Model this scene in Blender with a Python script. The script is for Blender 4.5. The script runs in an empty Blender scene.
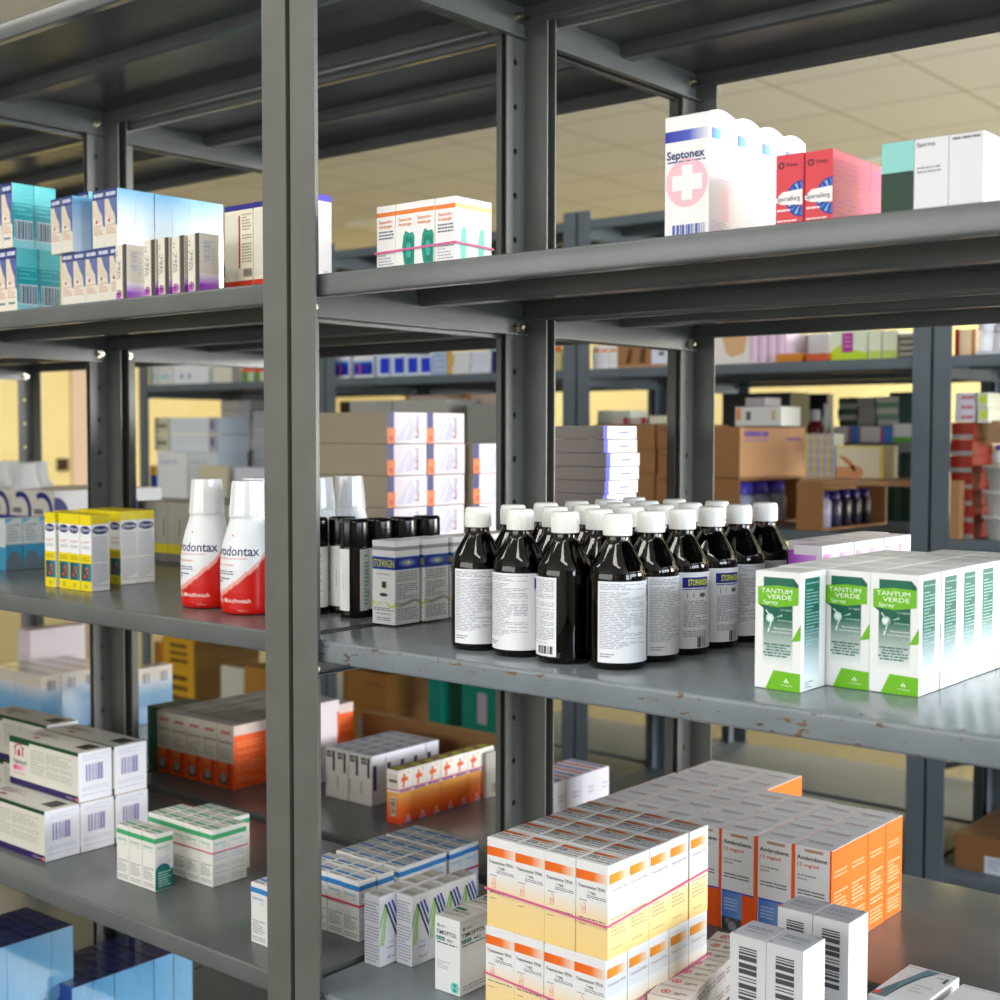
import bpy, math, random
from mathutils import Vector, Matrix
rnd = random.Random(7)
SC = bpy.context.scene
COL = SC.collection

# ------------------------------------------------------------------ camera (pose solved from the rack's regular hole pitch)
F_PX = 1358.945
CAM = Vector((1.18933, -1.05769, 1.20354))
YAW, PIT, ROL = 0.6958, -0.048, 0.0017
_f = Vector((-math.sin(YAW)*math.cos(PIT), math.cos(YAW)*math.cos(PIT), math.sin(PIT)))
_r = Vector((math.cos(YAW), math.sin(YAW), 0)); _u = _r.cross(_f)
RT = _r*math.cos(ROL) + _u*math.sin(ROL); UP = -_r*math.sin(ROL) + _u*math.cos(ROL)
def ray(x, y): return RT*((x-500)/F_PX) + UP*(-(y-500.43)/F_PX) + _f
def onY(x, y, Y): d = ray(x, y); return CAM + d*((Y-CAM.y)/d.y)
def onX(x, y, X): d = ray(x, y); return CAM + d*((X-CAM.x)/d.x)
def onZ(x, y, Z): d = ray(x, y); return CAM + d*((Z-CAM.z)/d.z)

# shelf surfaces, metres above the floor
T, U, M, L, B = 1.788, 1.386, 0.967, 0.553, 0.135
UL, ML, LL = 1.382, 0.969, 0.554
DEP, BAY, GAP = 0.418, 0.990, 0.0080
ROW2 = 0.442; FAR = 1.90; FAR2 = 2.342
CEIL = 2.70

# ------------------------------------------------------------------ materials
def lin(c):
    if isinstance(c, (int, float)): c = (c, c, c)
    return tuple(((v/255)/12.92 if v/255 <= .04045 else (((v/255)+.055)/1.055)**2.4) for v in c[:3]) + (1.0,)
MATS = {}
def mat(name, color=(128,128,128), rough=.5, metal=0, spec=.5, trans=0, coat=0, noise=None, bump=None, attr=None, ior=1.45, croug=.03):
    m = bpy.data.materials.new(name); m.use_nodes = True
    n = m.node_tree.nodes; l = m.node_tree.links; b = n['Principled BSDF']
    b.inputs['Base Color'].default_value = lin(color)
    b.inputs['Roughness'].default_value = rough; b.inputs['Metallic'].default_value = metal
    b.inputs['Specular IOR Level'].default_value = spec; b.inputs['IOR'].default_value = ior
    b.inputs['Transmission Weight'].default_value = trans
    b.inputs['Coat Weight'].default_value = coat; b.inputs['Coat Roughness'].default_value = croug
    tc = n.new('ShaderNodeTexCoord')
    if attr:
        a = n.new('ShaderNodeAttribute'); a.attribute_name = attr; l.new(a.outputs['Color'], b.inputs['Base Color'])
    if noise:                                   # (scale, second colour, low, high)
        t = n.new('ShaderNodeTexNoise'); t.inputs['Scale'].default_value = noise[0]; t.inputs['Detail'].default_value = 6
        l.new(tc.outputs['Object'], t.inputs['Vector'])
        r = n.new('ShaderNodeValToRGB'); r.color_ramp.elements[0].position = noise[2]; r.color_ramp.elements[1].position = noise[3]
        r.color_ramp.elements[0].color = lin(color); r.color_ramp.elements[1].color = lin(noise[1])
        l.new(t.outputs['Fac'], r.inputs['Fac']); l.new(r.outputs['Color'], b.inputs['Base Color'])
    if bump:                                    # (scale, strength, distance)
        t2 = n.new('ShaderNodeTexNoise'); t2.inputs['Scale'].default_value = bump[0]; t2.inputs['Detail'].default_value = 4
        l.new(tc.outputs['Object'], t2.inputs['Vector'])
        bm_ = n.new('ShaderNodeBump'); bm_.inputs['Strength'].default_value = bump[1]; bm_.inputs['Distance'].default_value = bump[2]
        l.new(t2.outputs['Fac'], bm_.inputs['Height']); l.new(bm_.outputs['Normal'], b.inputs['Normal'])
    MATS[name] = m; return m

PRINT = mat('printed_carton', rough=.42, attr='Col', spec=.4)
WRAP = mat('shrink_wrapped_carton', rough=.35, attr='Col', coat=1, bump=(38, .55, .004), croug=.08)
PLASTIC = mat('coloured_plastic', rough=.28, attr='Col', spec=.5)
STEEL = mat('painted_steel', (103,107,107), rough=.24, noise=(9,(95,99,99),.35,.7), bump=(160,.08,.0006))
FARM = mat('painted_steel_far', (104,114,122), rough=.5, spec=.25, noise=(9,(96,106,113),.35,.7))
POSTM = mat('painted_steel_post', (103,104,100), rough=.38, noise=(14,(95,96,92),.35,.7), bump=(220,.10,.0006))
BOLTM = mat('zinc_bolt', (226,218,198), rough=.25, metal=1)
CAPW = mat('white_screw_cap', (236,236,232), rough=.38)
CLEAR = mat('cloudy_clear_plastic', (240,242,245), rough=.16, trans=.12, coat=.5)
AMBER = mat('amber_glass', (66,36,12), rough=.02, trans=1, ior=1.5)
SYRUP = mat('dark_syrup', (4,2,1), rough=.3, spec=0)
BLACKP = mat('black_plastic', (12,12,13), rough=.22)
KRAFT = mat('kraft_cardboard', (176,132,88), rough=.8, attr='Col')
RUBBER = mat('pink_rubber', (214,96,150), rough=.5)
RUBRED = mat('red_rubber', (205,62,92), rough=.5)

def shelf_material():
    """steel paint with chips showing rust along the front edge, in the sheet's own coordinates"""
    m = mat('chipped_shelf_paint', (116,122,124), rough=.27, bump=(120,.06,.0006))
    n = m.node_tree.nodes; l = m.node_tree.links; b = n['Principled BSDF']
    tc = n.new('ShaderNodeTexCoord'); sep = n.new('ShaderNodeSeparateXYZ'); l.new(tc.outputs['Object'], sep.inputs[0])
    def mth(op, a, c=None, clamp=False):
        q = n.new('ShaderNodeMath'); q.operation = op; q.use_clamp = clamp
        for i, v in enumerate((a, c)):
            if v is None: continue
            if isinstance(v, (int, float)): q.inputs[i].default_value = v
            else: l.new(v, q.inputs[i])
        return q.outputs[0]
    mp = n.new('ShaderNodeMapping'); mp.inputs['Scale'].default_value = (1, 1, 2.6); l.new(tc.outputs['Object'], mp.inputs[0])
    t = n.new('ShaderNodeTexNoise'); t.inputs['Scale'].default_value = 46; t.inputs['Detail'].default_value = 8; t.inputs['Roughness'].default_value = .62
    l.new(mp.outputs[0], t.inputs['Vector'])
    big = n.new('ShaderNodeTexNoise'); big.inputs['Scale'].default_value = 5.5; big.inputs['Detail'].default_value = 2
    l.new(tc.outputs['Object'], big.inputs['Vector'])
    near = mth('SUBTRACT', 1, mth('MULTIPLY', sep.outputs['Y'], 28, True), True)      # 1 at the front edge, 0 some 35 mm in
    left = mth('SUBTRACT', 1, mth('MULTIPLY', sep.outputs['X'], 9, True), True)       # more wear at the left corner
    v = mth('ADD', t.outputs['Fac'], mth('MULTIPLY', big.outputs['Fac'], .22))
    v = mth('ADD', v, mth('MULTIPLY', near, .085)); v = mth('ADD', v, mth('MULTIPLY', mth('MULTIPLY', left, near), .10))
    mask = mth('GREATER_THAN', v, .815)
    scr = n.new('ShaderNodeTexNoise'); scr.inputs['Scale'].default_value = 14; scr.inputs['Detail'].default_value = 5
    l.new(tc.outputs['Object'], scr.inputs['Vector'])
    rr = n.new('ShaderNodeValToRGB'); rr.color_ramp.elements[0].position = .3; rr.color_ramp.elements[1].position = .7
    rr.color_ramp.elements[0].color = lin((128,136,142)); rr.color_ramp.elements[1].color = lin((117,125,131)); l.new(scr.outputs['Fac'], rr.inputs['Fac'])
    ru = n.new('ShaderNodeValToRGB'); ru.color_ramp.elements[0].position = .35; ru.color_ramp.elements[1].position = .65
    ru.color_ramp.elements[0].color = lin((58,52,47)); ru.color_ramp.elements[1].color = lin((118,94,70)); l.new(big.outputs['Fac'], ru.inputs['Fac'])
    mx = n.new('ShaderNodeMixRGB'); l.new(mask, mx.inputs['Fac']); l.new(rr.outputs['Color'], mx.inputs['Color1']); l.new(ru.outputs['Color'], mx.inputs['Color2'])
    l.new(mx.outputs['Color'], b.inputs['Base Color'])
    ro = mth('ADD', .19, mth('MULTIPLY', mask, .5)); l.new(ro, b.inputs['Roughness'])
    return m
CHIPPED = shelf_material()

# ------------------------------------------------------------------ mesh builder with a colour per corner
GLYPH = {}
def glyphs(s, bold=0.0):
    k = (s, bold)
    if k not in GLYPH:
        cu = bpy.data.curves.new('t', 'FONT'); cu.body = s; cu.size = 1; cu.offset = bold; cu.resolution_u = 2; cu.fill_mode = 'FRONT'
        ob = bpy.data.objects.new('t', cu); COL.objects.link(ob)
        bpy.context.view_layer.update()
        me = bpy.data.meshes.new_from_object(ob.evaluated_get(bpy.context.evaluated_depsgraph_get()))
        V = [tuple(v.co[:2]) for v in me.vertices]; Fc = [tuple(p.vertices) for p in me.polygons]
        bpy.data.objects.remove(ob); bpy.data.curves.remove(cu); bpy.data.meshes.remove(me)
        x0 = min(v[0] for v in V); x1 = max(v[0] for v in V)
        GLYPH[k] = ([(v[0]-x0, v[1]) for v in V], Fc, x1-x0)
    return GLYPH[k]

class Mesh:
    def __init__(s): s.v = []; s.f = []; s.c = []; s.m = []; s.sm = []; s.surf = {}; s.mats = [None]; s.w = s.d = s.h = 0
    def mi(s, m):
        if m not in s.mats: s.mats.append(m)
        return s.mats.index(m)
    def face(s, pts, col=(200,200,200), m=None, smooth=False):
        k = len(s.v); s.v += [tuple(p) for p in pts]; s.f.append(tuple(range(k, k+len(pts))))
        cols = col if isinstance(col, list) else [col]*len(pts)
        s.c += [lin(c) for c in cols]; s.m.append(s.mi(m) if m else 0); s.sm.append(smooth)
    def grid(s, P, col, closed=False, m=None, smooth=True, flip=False):
        """P[i][j] rows of points, shared vertices"""
        k = len(s.v); n = len(P[0])
        for r in P: s.v += [tuple(p) for p in r]
        idx = s.mi(m) if m else 0
        for i in range(len(P)-1):
            for j in range(n if closed else n-1):
                j2 = (j+1) % n; q = [(i,j),(i,j2),(i+1,j2),(i+1,j)]
                if flip: q = q[::-1]
                s.f.append(tuple(k+a*n+b for a, b in q))
                s.c += [lin(col(a, b)) if callable(col) else lin(col) for a, b in q]; s.m.append(idx); s.sm.append(smooth)
    def box(s, x0, y0, z0, x1, y1, z1, col=(200,200,200), cols={}, m=None):
        p = [(x0,y0,z0),(x1,y0,z0),(x1,y1,z0),(x0,y1,z0),(x0,y0,z1),(x1,y0,z1),(x1,y1,z1),(x0,y1,z1)]
        for k, q in dict(F=(0,1,5,4), R=(1,2,6,5), K=(2,3,7,6), L=(3,0,4,7), T=(4,5,6,7), D=(3,2,1,0)).items():
            s.face([p[i] for i in q], cols.get(k, col), m)
    def lathe(s, prof, n=32, col=(200,200,200), cx=0, cy=0, sx=1, sy=1, m=None, cap=True, a0=0):
        P = [[(cx+r*sx*math.cos(a0+2*math.pi*j/n), cy+r*sy*math.sin(a0+2*math.pi*j/n), z) for j in range(n)] for r, z in prof]
        s.grid(P, col, True, m)
        if cap:
            c = (lambda r, j: col(r, j)) if callable(col) else (lambda r, j: col)
            s.face(P[0][::-1], c(0, 0), m); s.face(P[-1], c(len(prof)-1, 0), m)
    # ---- printing on faces. a surf is (map(u,v,lift), width, height)
    def carton(s, w, d, h, col=(240,240,240), cols={}, tilt=0, m=None):
        s.w, s.d, s.h = w, d, h; b = .0006
        x, y = w/2, d/2; C = lambda k: cols.get(k, col)
        def ring(i, z): return [(-x+i,-y+i,z),(x-i,-y+i,z),(x-i,y-i,z),(-x+i,y-i,z)]
        R0 = ring(0, b); R1 = ring(0, h-b); top = ring(b, h); bot = ring(b, 0)
        names = 'FRKL'
        for i in range(4):
            j = (i+1) % 4
            s.face([R0[i], R0[j], R1[j], R1[i]], C(names[i]), m)
            s.face([R1[i], R1[j], top[j], top[i]], C('T'), m)
            s.face([bot[i], bot[j], R0[j], R0[i]], C('D'), m)
        s.face(top, C('T'), m); s.face(bot[::-1], C('D'), m)
        e = .00012
        s.surf['F'] = (lambda u, v, k: (-x+u*w, -y-e*k, v*h), w, h)
        s.surf['R'] = (lambda u, v, k: (x+e*k, -y+u*d, v*h), d, h)
        s.surf['L'] = (lambda u, v, k: (-x-e*k, y-u*d, v*h), d, h)
        s.surf['K'] = (lambda u, v, k: (x-u*w, y+e*k, v*h), w, h)
        s.surf['T'] = (lambda u, v, k: (-x+u*w, -y+v*d, h+e*k), w, d)
        # glued flap seam on the top
        s.rect('T', .02, .93, .98, .945, (168,166,160), k=1)
        return s
    def rect(s, f, u0, v0, u1, v1, c, c2=None, c3=None, k=1, vert=False, n=1):
        """c2: colour at the far end (u1, or v1 when vert); n: slices for curved faces"""
        mp = s.surf[f][0]
        if c2 is None: c2 = c
        for i in range(n):
            a, b = i/n, (i+1)/n
            ca = tuple(c[q]+(c2[q]-c[q])*a for q in range(3)); cb = tuple(c[q]+(c2[q]-c[q])*b for q in range(3))
            if vert: p = [(u0, v0+(v1-v0)*a), (u1, v0+(v1-v0)*a), (u1, v0+(v1-v0)*b), (u0, v0+(v1-v0)*b)]; cc = [ca, ca, cb, cb]
            else: p = [(u0+(u1-u0)*a, v0), (u0+(u1-u0)*b, v0), (u0+(u1-u0)*b, v1), (u0+(u1-u0)*a, v1)]; cc = [ca, cb, cb, ca]
            s.face([mp(x, y, k) for x, y in p], cc)
    def poly(s, f, pts, c, k=2): s.face([s.surf[f][0](u, v, k) for u, v in pts], c)
    def disc(s, f, u, v, r, c, k=2, ry=None, n=18, a0=0, a1=360, r0=0):
        mp, w, h = s.surf[f]; ry = ry or r
        P = [(u+r*math.cos(math.radians(a0+(a1-a0)*i/n))/w, v+ry*math.sin(math.radians(a0+(a1-a0)*i/n))/h) for i in range(n+1)]
        if r0 == 0: s.face([mp(a, b, k) for a, b in P[:-1 if a1-a0 == 360 else None]], c)
        else:
            q = r0/r
            for i in range(n):
                (a, b), (e, g) = P[i], P[i+1]
                s.face([mp(*t, k) for t in ((u+(a-u)*q, v+(b-v)*q), (a, b), (e, g), (u+(e-u)*q, v+(g-v)*q))], c)
    def text(s, f, t, u, v, hh, c, wf=None, bold=0, k=3, rot=False, center=False):
        mp, w, h = s.surf[f]; V, Fc, tw = glyphs(t, bold)
        if rot: ys = hh*w/.72; xs = (wf*h/tw) if wf else ys
        else: ys = hh*h/.72; xs = (wf*w/tw) if wf else ys
        if center: u -= (tw*xs/w/2 if not rot else 0)
        for q in Fc:
            s.face([mp(u+(V[i][0]*xs/w if not rot else -V[i][1]*ys/w), v+(V[i][1]*ys/h if not rot else V[i][0]*xs/h), k) for i in q], c)
    def lines(s, f, u0, v0, u1, v1, n, c, seed=1, k=2, th=.45, wd=.16, last=None):
        """n rows of small words filling a block from the top down"""
        f_ = f; R = random.Random(seed); dv = (v1-v0)/n
        for i in range(n):
            y = v1-(i+1)*dv; u = u0; lim = u1 if R.random() < .75 else u0+(u1-u0)*(.4+.5*R.random())
            if R.random() < .07: continue
            while u < lim-.02*(u1-u0):
                e = min(u+(u1-u0)*wd*(.4+R.random()), lim); s.rect(f, u, y+dv*(1-th)/2, e, y+dv*(1+th)/2, c, k=k, n=1 if f != 'C' else max(1, int((e-u)*70))); u = e+(u1-u0)*.035
    def bars(s, f, u0, v0, u1, v1, c, seed=1, k=2, horiz=False, back=None, n=24):
        if back: s.rect(f, u0-.03, v0-.02, u1+.03, v1+.02, back, k=k); k += 1
        R = random.Random(seed); a = 0
        while a < 1:
            wd = R.choice((.6,1,1.6,2.4))/n; e = min(a+wd, 1)
            if horiz: s.rect(f, u0, v0+(v1-v0)*a, u1, v0+(v1-v0)*e, c, k=k)
            else: s.rect(f, u0+(u1-u0)*a, v0, u0+(u1-u0)*e, v1, c, k=k)
            a = e+R.choice((.6,.9,1.4))/n
    def make(s, name, m=None):
        me = bpy.data.meshes.new(name); me.from_pydata(s.v, [], s.f)
        a = me.color_attributes.new('Col', 'FLOAT_COLOR', 'CORNER')
        a.data.foreach_set('color', [x for c in s.c for x in c])
        for q in s.mats: me.materials.append(q or m or PRINT)
        me.polygons.foreach_set('material_index', s.m)
        me['w'], me['d'], me['h'] = s.w, s.d, s.h
        me.polygons.foreach_set('use_smooth', s.sm); me.update()
        return me

def obj(name, me, parent=None, loc=(0,0,0), rot=0, mat_=None):
    if isinstance(me, Mesh): me = me.make(name, mat_ or PRINT)
    o = bpy.data.objects.new(name, me); COL.objects.link(o); o.location = loc; o.rotation_euler = (0,0,rot)
    if parent is not None: o.parent = parent
    return o
def tag(o, label=None, cat=None, group=None, kind=None):
    if label: o['label'] = label
    if cat: o['category'] = cat
    if group: o['group'] = group
    if kind: o['kind'] = kind
    return o
def empty(name, loc=(0,0,0), rot=0):
    o = bpy.data.objects.new(name, None); COL.objects.link(o); o.location = loc; o.rotation_euler = (0,0,rot); o.empty_display_size = .02
    return o
def copy_tree(o, parent=None):
    c = o.copy(); COL.objects.link(c); c.parent = parent
    for ch in list(o.children): copy_tree(ch, c)
    return c
ORD = ['first','second','third','fourth','fifth','sixth','seventh','eighth','ninth','tenth','eleventh','twelfth','thirteenth','fourteenth']
def nth(i, n, a='leftmost', b='rightmost', side='left'):
    if n == 1: return ''
    return a if i == 0 else b if i == n-1 else f'{ORD[i]} from {side}'
LABELS = set()
def block(me, name, desc, cat, X1, Y0, Z, nx, ny, nz=1, group=None, keep=None, w=None, d=None, h=None, jit=.0008, rj=.012, gap=.0006, rot=0, lab=None):
    """a block of like cartons: X1,Y0 = right front corner; every carton its own object"""
    W, D, H = me['w'] if w is None else w, me['d'] if d is None else d, me['h'] if h is None else h
    R = random.Random(int(abs(X1*7919+Y0*104729+Z*1299))+nx)
    out = []
    for k in range(nz):
        for j in range(ny):
            for i in range(nx):
                if keep and not keep(i, j, k): continue
                x = -(nx-1-i+.5)*(W+gap); y = (j+.5)*(D+gap); Zb = Z
                if X1+x < .02 and Y0+y < .43 and Z == M: Zb = ML
                if X1+x < .02 and Y0+y < .43 and Z == L: Zb = LL
                c, s = math.cos(rot), math.sin(rot)
                o = obj(name, me, None, (X1+x*c-y*s+R.uniform(-jit, jit)*.4, Y0+x*s+y*c+R.uniform(-jit, jit), Zb+.0005+k*(H+.0004)), rot+R.uniform(-rj, rj)*(.35 if nx*ny > 1 else 1))
                bits = []
                if ny > 1: bits.append(('front row' if j == 0 else 'back row' if j == ny-1 else ORD[j]+' row'))
                if nx > 1: bits.append(nth(i, nx))
                if nz > 1: bits.append('bottom tier' if k == 0 else 'top tier' if k == nz-1 else ORD[k]+' tier')
                lb = (lab(i, j, k) if lab else desc + (', ' + ', '.join(bits) if bits else ''))
                tag(o, lb, cat, group); out.append(o)
    return out

# ------------------------------------------------------------------ shelving
WF = .0408; TS = .0022
PITCH = .06; HOLE0 = 1.35           # holes sit on the bolt heights
def post_mesh(sx, sy, ztop, holes=True):
    """angle post, corner at the origin; one flange towards sx (faces the aisle), one perforated flange towards sy"""
    b = Mesh(); g = STEEL
    def bx(x0, y0, z0, x1, y1, z1): b.box(min(x0,x1), min(y0,y1), z0, max(x0,x1), max(y0,y1), z1)
    bx(0, 0, 0, sx*WF, sy*TS, ztop)
    if not holes:
        bx(0, sy*TS, 0, sx*TS, sy*WF, ztop)
    else:
        r = .0042; yc = WF*.56; n = 10
        zs = [HOLE0-PITCH*k for k in range(-6, 24)]; zs = [z for z in zs if .04 < z < ztop-.02]; zs.sort()
        lo = 0
        for z in zs:
            a, c = z-.012, z+.012
            bx(0, sy*TS, lo, sx*TS, sy*WF, a); lo = c
            for xx in (0, sx*TS):
                y0, y1 = TS, WF
                sq = []
                for q in range(n*4):
                    th = 2*math.pi*(q+.5)/(n*4); cx, cz = math.cos(th), math.sin(th)
                    t = min((((y1-yc) if cx > 0 else (yc-y0))/max(abs(cx), 1e-6)), .012/max(abs(cz), 1e-6))
                    sq.append(((xx, sy*(yc+cx*t), z+cz*t), (xx, sy*(yc+cx*r), z+cz*r)))
                for q in range(n*4):
                    A, Bq = sq[q], sq[(q+1) % (n*4)]
                    b.face([A[0], Bq[0], Bq[1], A[1]])
            for q in range(n*4):
                t0, t1 = 2*math.pi*(q+.5)/(n*4), 2*math.pi*(q+1.5)/(n*4)
                b.face([(0, sy*(yc+r*math.cos(t0)), z+r*math.sin(t0)), (0, sy*(yc+r*math.cos(t1)), z+r*math.sin(t1)),
                        (sx*TS, sy*(yc+r*math.cos(t1)), z+r*math.sin(t1)), (sx*TS, sy*(yc+r*math.cos(t0)), z+r*math.sin(t0))])
            for yy in (TS, WF): b.face([(0, sy*yy, a), (sx*TS, sy*yy, a), (sx*TS, sy*yy, c), (0, sy*yy, c)])
        bx(0, sy*TS, lo, sx*TS, sy*WF, ztop)
    # rounded outer bend
    b.grid([[(sx*.0006*(1-math.cos(a)), sy*.0006*(1-math.sin(a)), z) for a in (0, .5, 1.05, 1.57)] for z in (0, ztop)], (200,200,200))
    return b
def profile_sweep(b, prof, x0, x1):
    b.grid([[(x, y, z) for y, z in prof] for x in (x0, x1)], (200,200,200), smooth=False)
def shelf_mesh(W, D):
    """folded sheet shelf: origin at the top surface's front left corner; y to the back"""
    b = Mesh(); r = .0035; t = .0011
    arc = lambda cy, cz, a0, a1, n=5: [(cy+r*math.cos(a0+(a1-a0)*i/n), cz+r*math.sin(a0+(a1-a0)*i/n)) for i in range(n+1)]
    P = math.pi
    front = [(.017, -.0255), (r, -.0255)] + arc(r, -.026+r, -P/2, -P, 3) + arc(r, -r, P, P/2)
    back = [(D-y, z) for y, z in front[::-1]]
    prof = front + back
    k = len(b.v)
    b.grid([[(x, y, z) for y, z in prof] for x in (0, W)], (200,200,200), smooth=True)
    ins = [(.017, -.0243), (r+.001, -.0243), (t+.0004, -.023), (t+.0004, -r-.001), (r+.001, -t-.0003)]
    prof2 = ins + [(D-y, z) for y, z in ins[::-1]]
    b.grid([[(x, y, z) for y, z in prof2] for x in (t, W-t)], (200,200,200), smooth=False, flip=True)
    b.box(.0, .0169, -.0255, W, .017, -.0243); b.box(0, D-.017, -.0255, W, D-.0169, -.0243)
    for x0 in (0, W-.0014):        # deeper side flanges
        b.box(x0, .004, -.046, x0+.0014, D-.004, -.0008)
    b.box(.0014, .004, -.046, .011, D-.004, -.0448); b.box(W-.011, .004, -.046, W-.0014, D-.004, -.0448)
    return b
def rib_mesh(W):
    b = Mesh(); pr = [(0,-.001),(.003,-.017),(.008,-.0205),(.032,-.0205),(.037,-.017),(.040,-.001)]
    b.grid([[(x, y, z) for y, z in pr] for x in (.0016, W-.0016)], (200,200,200), smooth=False)
    for x in (.0016, W-.0016): b.face([(x, y, z) for y, z in pr])
    return b
def bolt_mesh(s):
    b = Mesh(); n = 6
    def cyl(x0, x1, r, n):
        b.grid([[(x, r*math.cos(2*math.pi*j/n), r*math.sin(2*math.pi*j/n)) for j in range(n)] for x in (x0, x1)], (200,200,200), True, smooth=n > 6)
        b.face([(x1, r*math.cos(2*math.pi*j/n), r*math.sin(2*math.pi*j/n)) for j in range(n)])
    cyl(0, s*.0012, .0075, 16); cyl(s*.0012, s*.0055, .0062, 6); cyl(s*.0055, s*.013, .0033, 12)
    return b
PM = {}
def rack(x0, y0, levels, ztop, label, holes=True, group=None, chipped=(), fwd=0.0):
    W = BAY-GAP;  root = empty('steel_shelving_unit', (x0, y0, 0)); tag(root, label, 'shelving', group)
    for sx in (1, -1):
        for sy in (1, -1):
            k = (sx, sy, ztop, holes)
            if k not in PM: PM[k] = post_mesh(sx, sy, ztop, holes and sx > 0).make('post', POSTM if holes else FARM)
            obj('post', PM[k], root, (0 if sx > 0 else W, -fwd if sy > 0 else DEP, 0))
    for i, z in enumerate(levels):
        key = ('shelf', i in chipped, holes)
        if key not in PM: PM[key] = shelf_mesh(W-.006, DEP-.006).make('shelf', FARM if not holes else CHIPPED if i in chipped else STEEL)
        if 'rib' not in PM: PM['rib'] = rib_mesh(W-.006).make('stiffening_rib', STEEL)
        s = obj('shelf', PM[key], root, (.003, .003, z))
        for yy in (.193,): obj('stiffening_rib', PM['rib'], s, (0, yy, 0))
        for sx in (1, -1):
            for yb in (WF*.56-fwd, DEP-WF*.56):
                kb = ('bolt', sx)
                if kb not in PM: PM[kb] = bolt_mesh(sx).make('bolt', BOLTM)
                obj('bolt', PM[kb], root, (sx*.0045 if sx > 0 else W-.0045, yb, HOLE0-.42*i+.42))
    return root
LV = [T, U, M, L, B]; BF = .22
rack(0, 0, LV, 1.805, 'near grey steel shelving unit on the right, holding the brown bottles', chipped=(2, 3), fwd=.008)
rack(-BAY, 0, [T+.006, UL, ML, LL, B], 1.805, 'grey steel shelving unit left of the front post pair, holding red and white bottles', fwd=.008)
rack(-2*BAY, 0, LV, 1.805, 'grey steel shelving unit at the far left end of the front run', fwd=.008)
rack(0, ROW2, LV, 1.805, 'grey steel shelving unit back to back behind the brown bottles', fwd=.008)
rack(-BAY, ROW2, LV, 1.805, 'grey steel shelving unit behind the left bay, holding tall stacked grey cartons', fwd=.008)
rack(-2*BAY, ROW2, LV, 1.805, 'grey steel shelving unit at the left rear, before the yellow wall', fwd=.008)
for i, s in enumerate(['beyond the aisle, at the right picture edge', 'beyond the aisle holding the large brown cartons', 'beyond the aisle, seen behind the blue and orange ended boxes', 'at the left end of the row beyond the aisle']):
    rack(-.02-i*BAY, FAR, [T-.01, U-.006, M+.006, L, BF], 1.802, 'steel shelving unit '+s, holes=False)
for i, s in enumerate(['right-hand', 'second from right', 'third from right', 'leftmost']):
    rack(-.02-i*BAY, FAR2, [T-.01, U-.006, M+.006, L, BF], 1.802, f'rearmost steel shelving unit, {s} bay of the back run', holes=False)
# diagonal brace of the far run
br = Mesh(); br.box(-.5,-.001,-.010,.5,.001,.010)
o = obj('diagonal_brace', br, None, (-.50, FAR2+DEP+.006, .181), 0, STEEL); o.rotation_euler = (0, math.radians(-20), 0)
tag(o, 'thin grey diagonal brace low behind the row beyond the aisle', 'brace')

# ------------------------------------------------------------------ room
X0, X1R, Y0R, Y1R = -8.6, 5.0, -4.2, 7.6
def wall(name, pts_boxes, m):
    b = Mesh()
    for q in pts_boxes: b.box(*q)
    o = obj(name, b, None, (0,0,0), 0, m); tag(o, kind='structure'); return o
WALLM = mat('yellow_wall_paint', (240,224,164), rough=.7, noise=(3,(234,217,154),.35,.7))
WALLW = mat('cream_wall_paint', (206,200,184), rough=.7, noise=(3,(200,194,178),.35,.7))
FLOORM = mat('pale_vinyl_floor', (84,80,74), rough=.25, noise=(5,(72,68,62),.35,.7))
def ceiling_material():
    m = mat('ceiling_tiles', (205,200,184), rough=.85); n = m.node_tree.nodes; l = m.node_tree.links
    tc = n.new('ShaderNodeTexCoord'); mp = n.new('ShaderNodeMapping'); mp.inputs['Location'].default_value = (1.1+.0, -4.23+.0, 0)
    l.new(tc.outputs['Object'], mp.inputs[0]); br = n.new('ShaderNodeTexBrick'); br.offset = 0; br.squash = 1
    br.inputs['Scale'].default_value = 1; br.inputs['Brick Width'].default_value = .6; br.inputs['Row Height'].default_value = .6
    br.inputs['Mortar Size'].default_value = .012; br.inputs['Mortar Smooth'].default_value = .3
    br.inputs['Color1'].default_value = lin((228,225,216)); br.inputs['Color2'].default_value = lin((224,221,211)); br.inputs['Mortar'].default_value = lin((196,192,178))
    l.new(mp.outputs[0], br.inputs['Vector']); l.new(br.outputs['Color'], n['Principled BSDF'].inputs['Base Color']); return m
CEILM = ceiling_material()
t = .1
wall('floor', [(X0-t, Y0R-t, -t, X1R+t, Y1R+t, 0)], FLOORM)
wall('ceiling', [(X0-t, Y0R-t, CEIL, X1R+t, Y1R+t, CEIL+t)], CEILM)
wall('wall_back', [(X0-t, Y1R, 0, X1R+t, Y1R+t, CEIL)], WALLM)
wall('wall_left', [(X0-t, Y0R, 0, X0, Y1R, CEIL)], WALLM)
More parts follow.
